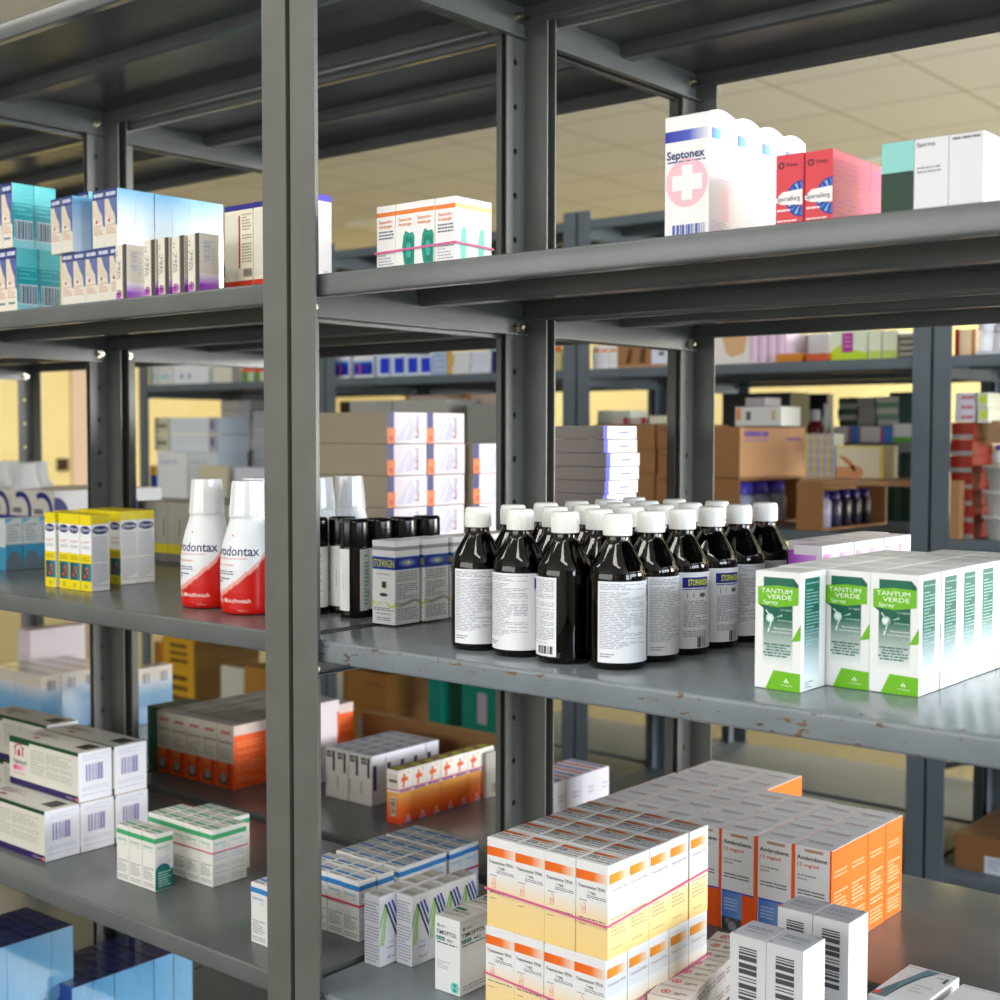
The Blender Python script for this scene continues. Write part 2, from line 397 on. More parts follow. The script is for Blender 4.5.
# right wall with a wide window; one farther along and one in the front wall (behind the viewer) added for fill
wy0, wy1, wz0, wz1 = -1.7, 2.2, .85, 2.45; vy0, vy1 = 3.4, 6.6
wall('wall_right', [(X1R, Y0R-t, 0, X1R+t, Y1R, wz0), (X1R, Y0R-t, wz1, X1R+t, Y1R, CEIL), (X1R, Y0R-t, wz0, X1R+t, wy0, wz1), (X1R, wy1, wz0, X1R+t, vy0, wz1), (X1R, vy1, wz0, X1R+t, Y1R, wz1)], WALLW)
fx0, fx1 = -3.6, 1.6
wall('wall_front', [(X0-t, Y0R-t, 0, X1R, Y0R, wz0), (X0-t, Y0R-t, wz1, X1R, Y0R, CEIL), (X0-t, Y0R-t, wz0, fx0, Y0R, wz1), (fx1, Y0R-t, wz0, X1R, Y0R, wz1)], WALLW)
FRAME = mat('white_window_frame', (232,232,228), rough=.4)
b = Mesh()
for k in range(5):
    y = wy0+(wy1-wy0)*k/4; b.box(X1R+.02, y-.03, wz0, X1R+.07, y+.03, wz1)
for z in (wz0, wz1-.06): b.box(X1R+.021, wy0, z, X1R+.069, wy1, z+.06)
tag(obj('window_1', b, None, mat_=FRAME), kind='structure')
b = Mesh()
for k in range(5):
    y = vy0+(vy1-vy0)*k/4; b.box(X1R+.02, y-.03, wz0, X1R+.07, y+.03, wz1)
for z in (wz0, wz1-.06): b.box(X1R+.021, vy0, z, X1R+.069, vy1, z+.06)
tag(obj('window_fill_far', b, None, mat_=FRAME), kind='structure')  # added window, there to give the ceiling and far room more light
b = Mesh()
for k in range(5):
    x = fx0+(fx1-fx0)*k/4; b.box(x-.03, Y0R-.07, wz0, x+.03, Y0R-.02, wz1)
for z in (wz0, wz1-.06): b.box(fx0, Y0R-.069, z, fx1, Y0R-.021, z+.06)
tag(obj('window_fill_front', b, None, mat_=FRAME), kind='structure')  # added window, there to fill the fronts turned to the aisle
# door frame strip and wall sockets on the far left yellow wall
p = onX(80, 437, X0)
b = Mesh(); b.box(X0, p.y-.09, 0, X0+.03, p.y+.07, 2.1); tag(obj('trim_1', b, None, mat_=mat('pink_white_trim', (222,196,176), rough=.6)), kind='structure')
for px in (62, 80):
    q = onX(px, 465, X0); b = Mesh(); b.box(X0, q.y-.05, q.z-.05, X0+.02, q.y+.05, q.z+.05, (70,48,30)); b.box(X0+.02, q.y-.02, q.z-.02, X0+.024, q.y+.02, q.z+.02, (30,20,14))
    tag(obj('wall_socket', b), 'dark square wall socket on the yellow wall, '+('left' if px == 62 else 'right')+' of the pair', 'socket')
def area(name, loc, rot, sx, sy, e, col):
    d = bpy.data.lights.new(name, 'AREA'); d.shape = 'RECTANGLE'; d.size = sx; d.size_y = sy; d.energy = e; d.color = col
    o = bpy.data.objects.new(name, d); COL.objects.link(o); o.location = loc; o.rotation_euler = rot; return o
area('daylight_side_window', (X1R+.09, (wy0+wy1)/2, (wz0+wz1)/2), (0, math.radians(90), 0), wz1-wz0, wy1-wy0, 225, (.78,.88,1))
area('fill_far_window', (X1R+.09, (vy0+vy1)/2, (wz0+wz1)/2), (0, math.radians(90), 0), wz1-wz0, vy1-vy0, 560, (1,.98,.94))  # fill light behind the added far window, lifts the ceiling
area('fill_front_window', ((fx0+fx1)/2, Y0R-.09, (wz0+wz1)/2), (math.radians(90), 0, 0), fx1-fx0, wz1-wz0, 92, (1,.965,.91))  # fill light behind the added front window, lifts the carton fronts
for i, x in enumerate((-2.4, -.6, 1.2)):
    b = Mesh(); b.box(x-.6, -1.35, CEIL-.05, x+.6, -1.05, CEIL-.001, (235,235,230))
    tag(obj('ceiling_light', b), 'long ceiling light over the near aisle, '+['farthest left','middle','right'][i], 'lamp', None)
    area('aisle_lamp', (x, -1.2, CEIL-.06), (0,0,0), 1.15, .26, 9, (1,.95,.86))
# ceiling light panels added to brighten the far end of the room
for i, (x, y) in enumerate([(-6.6, 2.6), (-5.6, 6.0), (-2.0, 6.2)]):
    b = Mesh(); b.box(x-.3, y-.3, CEIL-.02, x+.3, y+.3, CEIL-.001, (235,235,230))
    tag(obj('ceiling_light', b), 'added square flat ceiling fill light, '+['at the far left','in the far left corner','over the back wall'][i], 'lamp', None)
    area('ceiling_fill', (x, y, CEIL-.03), (0,0,0), .55, .55, 40, (1,.93,.78))
w = bpy.data.worlds.new('sky'); w.use_nodes = True; w.node_tree.nodes['Background'].inputs['Color'].default_value = (.75,.86,1,1)
w.node_tree.nodes['Background'].inputs['Strength'].default_value = 1.0; SC.world = w

cd = bpy.data.cameras.new('camera'); cam = bpy.data.objects.new('camera', cd); COL.objects.link(cam); SC.camera = cam
cd.sensor_width = 36; cd.lens = F_PX/1000*36; cd.clip_start = .02
cam.matrix_world = Matrix(((RT.x, UP.x, -_f.x, CAM.x), (RT.y, UP.y, -_f.y, CAM.y), (RT.z, UP.z, -_f.z, CAM.z), (0,0,0,1)))
cd.dof.use_dof = True; cd.dof.focus_distance = 1.5; cd.dof.aperture_fstop = 6.6
SC.view_settings.view_transform = 'Standard'; SC.view_settings.look = 'None'; SC.view_settings.gamma = 1; SC.view_settings.exposure = 0.33
SC.view_settings.use_curve_mapping = False

# ------------------------------------------------------------------ carton designs
W_ = (240,240,240); GREY = (120,120,126); DK = (40,40,48)
def seam(b, c=(120,120,120)): pass
def tantum():
    b = Mesh().carton(.0472, .0482, .110, (238,240,240)); G = (12,92,72); LM = (112,188,20)
    for f, u0, u1 in (('F',.18,.82),):
        b.rect(f,u0,.60,u1,.95,G,(16,104,84),vert=True); b.rect(f,u0,.20,u1,.60,(236,242,240),(16,104,84),vert=True)
        b.poly(f,[(.82,.955),(.94,.90),(.94,.86),(.82,.88)],G); b.poly(f,[(.06,.72),(.25,.66),(.25,.70),(.06,.74)],G)
        b.poly(f,[(.06,.715),(.50,.70),(.94,.73),(.94,.875),(.5,.885),(.06,.865)],LM,3)
        b.text(f,'TANTUM',.13,.817,.040,(250,255,240),.68,.0,4); b.text(f,'VERDE',.26,.767,.040,(250,255,240),.54,.0,4); b.text(f,'Spray',.18,.724,.032,(250,255,240),.32,.0,4)
        b.text(f,'1,5 mg/ml',.56,.675,.014,(220,240,232),.24); b.text(f,'Dental spray',.50,.585,.013,(220,240,232),.30)
        b.disc(f,.33,.605,.0042,(190,225,214),3); b.disc(f,.33,.605,.0026,(236,246,242),4)
        b.poly(f,[(.43,.61),(.60,.625),(.60,.645)],(150,200,186),3)
        for p in ([(.24,.675),(.30,.645),(.37,.625),(.36,.61),(.28,.64),(.23,.665)],[(.37,.625),(.41,.60),(.385,.585),(.36,.56),(.34,.53),(.315,.535),(.34,.565),(.36,.59)],[(.34,.53),(.29,.515),(.28,.48),(.31,.485),(.32,.505)]): b.poly(f,p,(240,250,246),3)
        b.text(f,'Benzydamini',.42,.515,.015,(240,250,246),.38,.01); b.text(f,'hydrochloridum',.36,.485,.015,(236,246,242),.44,.01); b.text(f,'30 ml',.66,.445,.013,(190,220,210),.14)
        for i,(a,c) in enumerate([(.20,.78),(.26,.78),(.24,.78),(.18,.80),(.22,.70)]): b.lines(f,a,.372-i*.024,c,.392-i*.024,1,(70,120,112),i+5,th=.7,wd=.2)
        b.poly(f,[(.80,.42),(1,.435),(1,.57)],LM,3)
        b.poly(f,[(.24,.0),(1,0),(1,.155),(.42,.165)],LM,3)
        b.poly(f,[(.64,.07),(.76,.07),(.70,.105)],(240,250,230),4); b.poly(f,[(.675,.077),(.725,.077),(.70,.092)],LM,5); b.text(f,'ANGELINI',.58,.04,.014,(230,245,210),.26,0,4)
    b.rect('R',.14,.55,.74,.95,(18,96,80),(22,104,90),vert=True); b.rect('R',.14,.12,.74,.55,(225,236,244),(18,96,80),vert=True)
    b.lines('R',.20,.38,.70,.92,19,(150,200,196),3,th=.30,wd=.4); b.lines('R',.16,.02,.5,.085,3,(120,150,160),4)
    b.rect('L',.2,.1,.8,.95,(225,236,244),(18,96,80),vert=True)
    b.rect('T',.03,.30,.97,.325,(110,170,120)); b.rect('T',.1,.52,.6,.545,(130,140,140)); b.lines('T',.1,.6,.9,.85,2,(205,208,208),2)
    b.rect('T',.02,.62,.98,.70,(60,170,60)) if False else None
    return b.make('spray_carton')
def stopangin():
    b = Mesh().carton(.0385, .0440, .1035, (232,233,238)); BL = (8,16,150); Y = (206,216,20)
    for f in 'FR':
        b.rect(f,0,.885,1,.93,(150,152,156)); b.rect(f,0,.655,1,.81,(70,150,215)); b.rect(f,0,.665,1,.80,BL,k=2)
    b.text('F','STOPANGIN',.04,.685,.095,Y,.92,.012); b.text('F','Dental spray',.20,.595,.022,(60,70,110),.55); b.lines('F',.12,.56,.88,.585,1,(70,80,120),2)
    b.disc('F',.52,.475,.0062,(170,200,20),2,n=4,a0=45,a1=405); b.rect('F',.44,.44,.60,.51,(30,34,60),k=3)
    b.disc('F',.50,.355,.0070,(60,60,70),2,ry=.0022); b.poly('F',[(0,.285),(.2,.25),(.4,.28),(.4,.24),(.2,.22),(0,.24)],(214,222,160)); b.poly('F',[(.6,.28),(.8,.23),(1,.25),(1,.21),(.8,.20),(.6,.25)],(206,216,130))
    b.lines('F',.06,.16,.94,.205,2,(110,112,130),6); b.lines('F',.2,.04,.8,.14,4,(120,122,140),7)
    for u in (.5,):
        for i, c in enumerate([(50,90,190),(110,140,200),(160,180,205)]): b.disc('R',u,.735,.0165-.0045*i,c,3+i,ry=.0052-.0014*i)
        b.disc('R',u+.03,.735,.0028,(214,220,80),6,ry=.0020)
    b.lines('R',.08,.30,.92,.635,14,(150,152,172),9); b.lines('R',.08,.05,.92,.20,6,(150,152,172),10)
    b.poly('R',[(0,.275),(.3,.255),(.5,.275),(.8,.30),(1,.275),(1,.235),(.8,.26),(.5,.235),(.3,.215),(0,.225)],(168,172,178)); b.poly('R',[(0,.27),(.25,.24),(0,.215)],(206,216,130),3)
    b.rect('T',.1,.3,.9,.36,(180,182,186)); return b.make('throat_spray_carton')
def olynth():
    b = Mesh().carton(.0284, .0312, .114, (236,238,242)); Y = (232,212,20); N = (22,34,104); TL = (10,84,104)
    for f in 'FLT': b.rect(f,0,(0 if f != 'F' else .86),1,1,Y)
    b.rect('R',0,.88,1,1,Y); b.rect('F',0,.36,1,.48,Y); b.lines('F',.15,.39,.85,.45,2,(150,130,20),3); b.rect('F',0,.13,1,.36,TL); b.rect('F',.5,.13,1,.36,TL,(60,140,150),k=2); b.rect('F',0,0,1,.13,Y); b.rect('F',0,.0,.08,.5,Y,k=3)
    b.disc('F',.5,.060,.004,(190,180,50),3); b.disc('F',.58,.29,.0028,(225,90,30),4); b.poly('F',[(.42,.27),(.66,.28),(.70,.20),(.58,.15),(.40,.17)],(120,60,50),3); b.disc('F',.45,.19,.0024,(230,80,40),5); b.disc('F',.66,.24,.002,(235,110,60),5)
    for f, h in (('F',.5),('R',.5)):
        b.disc(f,.5,.80,.0150 if f == 'R' else .0135,(240,240,240),3,ry=.0072); b.disc(f,.5,.80,.0142 if f == 'R' else .0128,N,4,ry=.0063); b.text(f,'Olynth',.10 if f == 'R' else .13,.782,.042,(235,240,250),.8 if f == 'R' else .74,.01,5)
    b.disc('F',.22,.635,.0013,(220,50,40),3); b.lines('F',.35,.615,.85,.655,2,(200,90,80),4); b.lines('F',.15,.53,.85,.59,3,(150,150,160),5)
    b.lines('R',.08,.06,.92,.72,24,(178,182,200),8)
    b.lines('T',.1,.2,.9,.7,3,(200,180,20),2); return b.make('nasal_spray_carton')
def nosebox():
    b = Mesh().carton(.0284, .0355, .0940, (228,222,210)); N = (38,52,120); TL = (40,178,190)
    b.rect('F',0,.84,1,1,N); b.lines('F',.1,.88,.9,.96,1,(200,205,225),3,th=.8,wd=.5)
    b.poly('F',[(.30,.84),(1,.84),(1,.34),(.84,.40),(.80,.55),(.55,.66)],(84,100,160)); b.poly('F',[(0,.84),(.32,.84),(.55,.66),(.78,.56),(.72,.44),(0,.55)],(222,208,188)); b.disc('F',.33,.46,.0024,(196,70,50),3); b.lines('F',.12,.22,.9,.40,5,(216,150,124),4); b.lines('F',.2,.12,.8,.17,1,(90,130,130),5,th=.7)
    b.rect('R',0,0,1,1,TL,(10,150,160),vert=True); b.rect('R',.0,.0,1,.16,(150,220,228),k=2); b.rect('R',.0,.7,1,1,(110,212,214),(60,190,196),k=2); b.lines('R',.1,.5,.9,.9,6,(90,205,210),3,k=3)
    b.bars('R',.12,.14,.9,.42,(70,90,110),4,4,back=(214,236,242)); b.rect('L',0,0,1,1,N); b.rect('T',0,0,1,1,(60,170,190),(30,60,130)); return b.make('nose_spray_carton')
def skybox():
    b = Mesh().carton(.0290, .0600, .0785, (228,224,214)); N = (52,66,130)
    b.rect('F',0,.84,1,1,N); b.lines('F',.1,.88,.9,.96,1,(200,205,225),3,th=.8,wd=.5); b.poly('F',[(.30,.84),(1,.84),(1,.34),(.84,.40),(.80,.55),(.55,.66)],(96,112,166)); b.disc('F',.33,.46,.0024,(196,70,50),3)
    b.poly('F',[(0,.84),(.32,.84),(.55,.66),(.78,.56),(.72,.44),(0,.55)],(220,208,190)); b.lines('F',.12,.22,.9,.40,5,(216,150,124),4)
    b.rect('R',0,.5,1,1,(214,236,250),(110,190,238),vert=True); b.rect('R',0,0,1,.5,(242,246,250),(214,236,250),vert=True); b.rect('R',.48,0,.50,1,(150,205,235),k=3)
    b.rect('T',0,0,1,1,(84,176,232),(130,200,235)); b.rect('L',0,0,1,1,(84,150,220)); return b.make('sky_blue_carton')
def gelbox():
    b = Mesh().carton(.0235, .0300, .072, (226,220,206)); b.rect('F',.68,0,1,1,(70,66,64)); b.rect('F',.60,0,.679,1,(150,144,134))
    b.text('F','GEL',.42,.38,.20,(110,100,120),.34,0,3,True); b.lines('F',.08,.35,.22,.9,9,(150,140,140),5); b.rect('F',0,0,.64,.12,(176,90,190),(226,205,215)); b.disc('F',.30,.10,.0052,(150,40,150),3,r0=.0034); b.disc('F',.30,.10,.0024,(120,20,120),4)
    b.rect('R',0,.0,1,.13,(150,50,200),(190,120,225)); b.rect('R',0,.13,1,.30,(190,120,225),(240,240,244),vert=True); b.bars('R',.2,.52,.55,.88,(190,188,205),3,horiz=True); b.lines('R',.6,.4,.8,.9,8,(200,200,215),7); return b.make('eye_gel_carton')
def redblue():
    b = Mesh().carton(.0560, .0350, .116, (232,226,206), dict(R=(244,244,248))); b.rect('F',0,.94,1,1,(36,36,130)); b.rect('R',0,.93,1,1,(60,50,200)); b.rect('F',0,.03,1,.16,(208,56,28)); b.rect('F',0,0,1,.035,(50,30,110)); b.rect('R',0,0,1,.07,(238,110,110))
    b.rect('F',.50,.30,.56,.88,(168,60,40),k=3); b.rect('F',.04,.2,.48,.9,(222,218,204)); b.lines('F',.62,.32,.96,.90,18,(150,142,124),4); b.bars('F',.66,.20,.96,.29,(110,104,96),4,3); b.rect('R',.62,.12,.85,.20,(206,216,232)); b.lines('R',.15,.1,.45,.16,2,(220,220,230),3); b.rect('T',0,0,1,1,(50,46,170)); return b.make('red_foot_carton')
def sanorin(kind):
    """kind: 'o' orange with leaf, 'g' green, 'b' blue"""
    h = dict(o=.078, g=.082, b=.078)[kind]; b = Mesh().carton(.0300, .0305, h, dict(o=(238,237,236), g=(232,231,226), b=(228,228,228))[kind])
    c = dict(o=(232,128,56), g=(66,170,112), b=(48,132,204))[kind]; c2 = dict(o=(236,150,90), g=(90,190,160), b=(96,170,220))[kind]
    for f in 'FR':
        b.rect(f,0,.84,1,.90 if kind == 'o' else .925,(246,222,150) if (kind == 'o' and f == 'R') else c)
        if kind == 'o':
            if f == 'F': b.text(f,'Sanorin-',.14,.74,.052,c,.72,.01); b.text(f,'Analergin',.14,.675,.045,c,.68,.01)
        else: b.text(f,'Sanorin',.10,.735,.050,c2,.70,.006); b.text(f,'0,5 ‰' if False else '0,5 %',.58,.67,.035,c2,.24)
    if kind == 'o':
        b.lines('F',.12,.50,.9,.64,3,(110,110,130),3,th=.5); b.lines('F',.1,.04,.9,.34,7,(170,170,186),4)
        for f, cc in (('R',(110,222,206)),): b.poly(f,[(.35,.55),(.25,.35),(.28,.12),(.40,.02),(.52,.10),(.58,.35),(.56,.55),(.45,.60)],cc)
    else:
        b.lines('F',.1,.05,.9,.40,9,(150,150,160),4); b.lines('R',.1,.06,.9,.38,8,(186,188,206),5); b.lines('R',.1,.45,.9,.6,3,(190,200,225),6)
    b.rect('T',.08,.36,.92,.56,c if kind != 'o' else (236,190,150)); b.rect('T',.04,.1,.7,.22,(150,150,150)); b.lines('T',.1,.62,.9,.9,3,(170,170,172),3)
    return b
def sanorin_leaf():
    b = sanorin('o'); b.rect('F',0,0,1,.64,(238,237,236),k=3)
    for i, cc in enumerate([(24,150,128),(14,124,104),(50,170,160)]):
        q = [(.52,.60),(.40,.52),(.34,.36),(.42,.16),(.52,.04),(.96,.04),(.98,.5),(.9,.57),(.7,.56)]
        b.poly('F',[(.68+(u-.68)*(1-.3*i),.32+(v-.32)*(1-.3*i)) for u, v in q],cc,4+i)
    b.rect('F',.55,.0,1,.05,(60,160,210),k=8); return b.make('nasal_drops_carton')
def septonex():
    b = Mesh().carton(.0490, .0478, .122, (236,236,238)); BL = (24,34,160)
    b.rect('F',0,.80,.55,.885,BL,(70,90,190)); b.rect('F',.55,.80,1,.885,(70,90,190),(232,234,240)); b.text('F','Septonex',.04,.665,.066,(24,32,110),.86,.022); b.lines('F',.06,.635,.92,.65,1,(80,80,140),4,th=.8,wd=.3)
    b.disc('F',.5,.475,.0232,(234,190,202),2,n=32); b.rect('F',.39,.34,.63,.61,(240,240,240),k=3); b.rect('F',.17,.415,.85,.535,(240,240,240),k=4)
    b.bars('F',.18,.02,.92,.15,(70,90,170),11,3,n=30)
    for f in 'R': b.rect(f,.08,.80,.36,.885,(80,100,235),(110,190,245)); b.rect(f,.36,.80,.62,.885,(110,190,245),(246,248,250)); b.text(f,'Septonex',.10,.665,.062,(205,214,236),.76,-.004); b.lines(f,.3,.48,.9,.62,4,(222,224,240),5); b.lines(f,.1,.04,.8,.17,6,(206,206,230),6); b.rect(f,.3,.18,.75,.42,(246,238,244),(246,214,222))
    # the softly domed lid
    n = 10; x, y = b.w/2, b.d/2
    P = [(-y+2*y*i/n, .122+.0045*math.sin(math.pi*i/n)) for i in range(n+1)]
    b.grid([[(xx, q[0], q[1]) for q in P] for xx in (-x, x)], (238,238,238), flip=True)
    for s in (1, -1): b.face([(s*x, q[0], q[1]) for q in P], (238,238,238))
    return b.make('antiseptic_spray_carton')
def thea():
    b = Mesh().carton(.0268, .0262, .0705, (214,62,72), dict(R=(240,96,118), T=(222,70,90)))
    b.disc('F',.20,.86,.0030,(30,16,50),3,r0=.0018); b.disc('F',.26,.90,.0006,(120,30,140),3); b.text('F','Théa',.36,.84,.045,(40,16,50),.46,.004)
    b.disc('F',1.0,.42,.0165,(20,50,150),2,n=24,a0=90,a1=270,r0=.007)
    for i in range(9):
        a = math.radians(96+i*21); u, v = 1-.62*.0, .42
        p = [(1+math.cos(a+da)*r/b.w, .42+math.sin(a+da)*r/b.h) for da, r in ((-.05,.0075),(.05,.0075),(.10,.015),(-.10,.015))]
        b.poly('F',p,(110,180,230) if i % 2 else (60,110,200),3)
    b.poly('F',[(.0,.44),(.25,.52),(1,.54),(1,.34),(.25,.36),(0,.40)],(240,236,238),4)
    b.text('F','Spersallerg',.05,.405,.062,(20,24,80),.86,.006,5); b.lines('F',.06,.22,.55,.31,2,(240,225,230),3,th=.55,wd=.4,k=5); b.lines('F',.06,.06,.8,.17,3,(240,225,230),4,th=.5,wd=.35,k=5)
    b.lines('R',.1,.12,.9,.9,12,(226,80,150),5,th=.3,wd=.5); return b.make('red_eye_drops_carton')
def spiriva(kind):
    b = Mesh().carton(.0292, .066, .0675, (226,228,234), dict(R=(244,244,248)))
    if kind == 0: b.rect('F',0,.62,1,1,(140,208,204)); b.rect('F',0,0,1,.62,(4,54,34)); b.rect('F',0,.20,1,.206,(8,34,24),k=2); b.rect('L',0,0,1,1,(10,60,40))
    if kind == 1: b.text('F','Spiriva',.06,.90,.055,(50,52,60),.56,.004); b.lines('F',.08,.83,.4,.855,1,(150,150,160),2); b.lines('F',.08,.56,.8,.66,2,(140,142,150),3,th=.4)
    if kind == 2: b.lines('F',.1,.93,.9,.965,1,(120,122,130),5,th=.8,wd=.25)
    b.rect('T',0,0,1,1,(236,236,240)); return b.make('inhaler_carton')
def trimet():
    b = Mesh().carton(.0408, .0394, .1000, (234,234,236)); O = (236,100,20)
    for f in 'FRLK': b.rect(f,0,0,1,.34,(248,214,140),(244,216,160),vert=True); b.rect(f,0,.34,1,.60,(244,216,160),(234,234,236) if f == 'F' else (246,246,246),vert=True)
    b.rect('F',0,.80,.55,.90,O,(240,120,40)); b.rect('F',.55,.80,.98,.90,(240,120,40),(244,224,206))
    b.text('F','Triamcinolon TEVA',.06,.715,.036,(60,62,80),.86,.006); b.text('F','1 mg/g',.40,.665,.030,(70,72,90),.22,.006); b.lines('F',.34,.61,.95,.65,2,(120,122,140),3); b.lines('F',.1,.57,.35,.59,1,(120,122,140),3)
    P = [(.18,.44),(.30,.44),(.30,.52),(.24,.56),(.18,.52)]
    for i in range(5):
        a, c = P[i], P[(i+1) % 5]; b.poly('F',[a,c,(c[0]+.012,c[1]+.006),(a[0]+.012,a[1]+.006)],(238,140,110),3)
    b.disc('F',.245,.49,.0018,(238,160,130),3,r0=.0012); b.lines('F',.1,.355,.92,.40,2,(80,78,80),7,th=.5); b.lines('F',.1,.31,.3,.33,1,(120,110,90),7)
    b.rect('R',.06,.80,.50,.90,(240,140,20),(246,160,50)); b.rect('R',.5,.80,.92,.90,(246,160,50),(250,230,205)); b.text('R','Triamcinolon TEVA',.1,.71,.030,(150,150,165),.82,.0); b.lines('R',.15,.22,.85,.44,5,(196,176,130),4); b.lines('R',.2,.08,.7,.11,1,(196,166,110),5)
    b.rect('T',.02,.66,.6,.84,(196,84,24),(206,110,50)); b.rect('T',.6,.66,.98,.84,(206,110,50),(224,214,204)); b.lines('T',.06,.15,.95,.60,5,(90,90,98),5,th=.5,wd=.3)
    return b.make('tablet_carton')
def ambro():
    b = Mesh().carton(.0518, .0528, .1325, (238,238,240), dict(R=(250,116,30), L=(250,116,30), T=(226,226,230))); O = (248,92,20)
    b.rect('F',0,0,.03,1,O); b.rect('F',.95,0,1,1,O); b.rect('F',.05,.0,.95,.40,O); b.rect('F',.05,.385,.95,.40,(30,70,200),k=3); b.rect('F',.05,.10,.62,.385,(70,120,205),(120,160,220),k=2); b.lines('F',.12,.2,.5,.33,4,(190,210,240),3,k=4)
    b.rect('F',.05,.0,.62,.13,(50,50,56),(90,90,96),k=4); b.disc('F',.35,.05,.006,(150,150,156),5); b.disc('F',.22,.09,.004,(120,120,126),5)
    b.rect('F',.28,.945,.78,.975,(214,180,160)); b.text('F','ratiopharm',.30,.949,.020,(120,70,60),.44); b.text('F','Ambrobene',.08,.865,.042,(50,50,58),.80,.014); b.text('F','15 mg/ml',.10,.80,.036,(240,110,84),.56,.008)
    b.lines('F',.1,.66,.6,.73,2,(150,150,160),4,th=.4); b.lines('F',.1,.52,.82,.58,2,(90,90,100),5,th=.4,wd=.4)
    b.lines('R',.15,.06,.85,.60,14,(252,196,150),4); b.lines('R',.15,.72,.8,.80,2,(252,186,140),5); b.rect('T',.12,.45,.8,.50,(150,140,142)); b.lines('T',.2,.3,.8,.42,2,(206,170,160),5); b.rect('T',0,0,.02,1,(240,150,100)); return b.make('syrup_carton')
def pulmi():
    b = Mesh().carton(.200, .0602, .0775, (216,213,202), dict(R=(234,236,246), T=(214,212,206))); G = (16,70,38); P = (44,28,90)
    b.rect('F',0,.93,1,1,G); b.rect('F',0,.80,.28,.93,G) if False else b.rect('F',0,.87,.30,.93,G); b.rect('F',0,0,1,.125,P); b.text('F','Pulmicort',.06,.44,.12,(70,80,80),.20,.004); b.rect('F',.06,.31,.24,.41,(226,40,130),(240,190,215)); b.lines('F',.04,.22,.24,.27,1,(190,150,150),3)
    for q in ([(.08,.62),(.10,.62),(.10,.80),(.08,.80)],[(.19,.62),(.21,.62),(.21,.80),(.19,.80)]): b.poly('F',q,(176,120,120))
    b.poly('F',[(.06,.78),(.145,.90),(.145,.86),(.08,.76)],(200,60,110)); b.poly('F',[(.23,.78),(.145,.90),(.145,.86),(.21,.76)],(200,60,110)); b.poly('F',[(.12,.62),(.17,.62),(.16,.76),(.13,.76)],(200,70,100),3)
    b.lines('F',.32,.3,.52,.84,9,(180,180,168),3); b.lines('F',.55,.3,.92,.84,14,(178,178,168),4); b.rect('F',.535,.16,.54,.9,(200,198,186),k=2)
    b.text('F','AstraZeneca',.83,.035,.045,(210,200,220),.12,0,3); b.disc('F',.975,.05,.003,(240,120,60),3)
    b.bars('R',.22,.40,.72,.74,(146,140,190),5,3,n=18); b.lines('R',.15,.82,.85,.93,3,(206,208,228),4); b.lines('R',.1,.06,.9,.3,5,(204,206,228),5)
    b.rect('T',.78,.34,.94,.80,(50,44,50)); b.lines('T',.1,.45,.45,.75,4,(150,120,130),6,th=.6,wd=.3); b.rect('T',.22,.25,.30,.36,(150,50,70)); b.rect('T',0,0,1,.03,(120,130,120)); return b.make('inhalation_suspension_carton')
def timoptol():
    b = Mesh().carton(.0385, .0500, .0885, (226,228,230), dict(T=(216,217,214))); TL = (16,120,110)
    for f, o in (('F',0),('R',.02)):
        b.disc(f,.14,.88,.0022,TL,3,n=6,r0=.0012); b.text(f,'MSD',.24,.865,.026,(70,80,84),.18); b.text(f,'TIMOPTOL',.06,.765,.058,(40,44,50),.82 if f == 'F' else .84,.004)
        b.rect(f,.06,.685,.40,.735,TL,k=3); b.text(f,'0,5%',.09,.695,.028,(230,245,240),.27,0,4); b.text(f,'MSD',.50,.69,.032,(80,84,90),.24,.006); b.lines(f,.08,.64,.9,.665,1,(70,74,80),3,th=.6,wd=.3)
    b.lines('F',.10,.30,.62,.42,4,(160,162,166),4,th=.35); b.disc('F',.80,.10,.0062,(120,204,190),3,r0=0); b.rect('F',.66,.03,.94,.17,(176,222,212)); b.poly('F',[(.72,.05),(.88,.05),(.80,.10)],(30,150,136),4); b.poly('F',[(.72,.15),(.88,.15),(.80,.10)],(30,150,136),4)
    b.lines('R',.1,.05,.9,.13,2,(130,134,150),5,th=.35); b.text('T','TIMOPTOL',.12,.45,.10,(60,64,66),.7,.004); b.rect('T',.1,.62,.5,.74,TL); b.lines('T',.1,.2,.8,.34,2,(110,112,110),4); return b.make('timolol_drops_carton')
def visine():
    b = Mesh().carton(.0262, .0295, .0870, (230,231,238)); 
    b.lines('F',.06,.05,.94,.92,20,(160,164,190),4,th=.35,wd=.22)
    for k in range(2): b.poly('R',[(.02+.14*k,.30),(.08+.14*k,.30),(.40+.13*k*.55,.86),(.34+.13*k*.55,.86)],(148,212,60),3)
    b.poly('R',[(-0.0,.52),(.0,.60),(.27,.86),(.33,.88)],(120,200,60),3)
    for k in range(3):
        u = .27+.19*k; b.poly('R',[(u,.88+.015*k),(u+.10,.88+.015*k),(1,.88+.015*k-(.90-u)*.74),(1,.88+.015*k-(1-u)*.74)],[(22,44,100),(20,46,150),(18,54,190)][k],4)
    b.text('R','TEARS',.50,.30,.030,(150,160,210),.3); b.lines('R',.4,.22,.8,.27,1,(150,160,210),4); b.text('R','Alcon',.42,.09,.050,(120,140,190),.42,.01)
    b.rect('T',.1,.1,.9,.9,(206,204,198)); b.lines('T',.15,.2,.85,.5,3,(120,120,126),3); return b.make('eye_drops_carton')
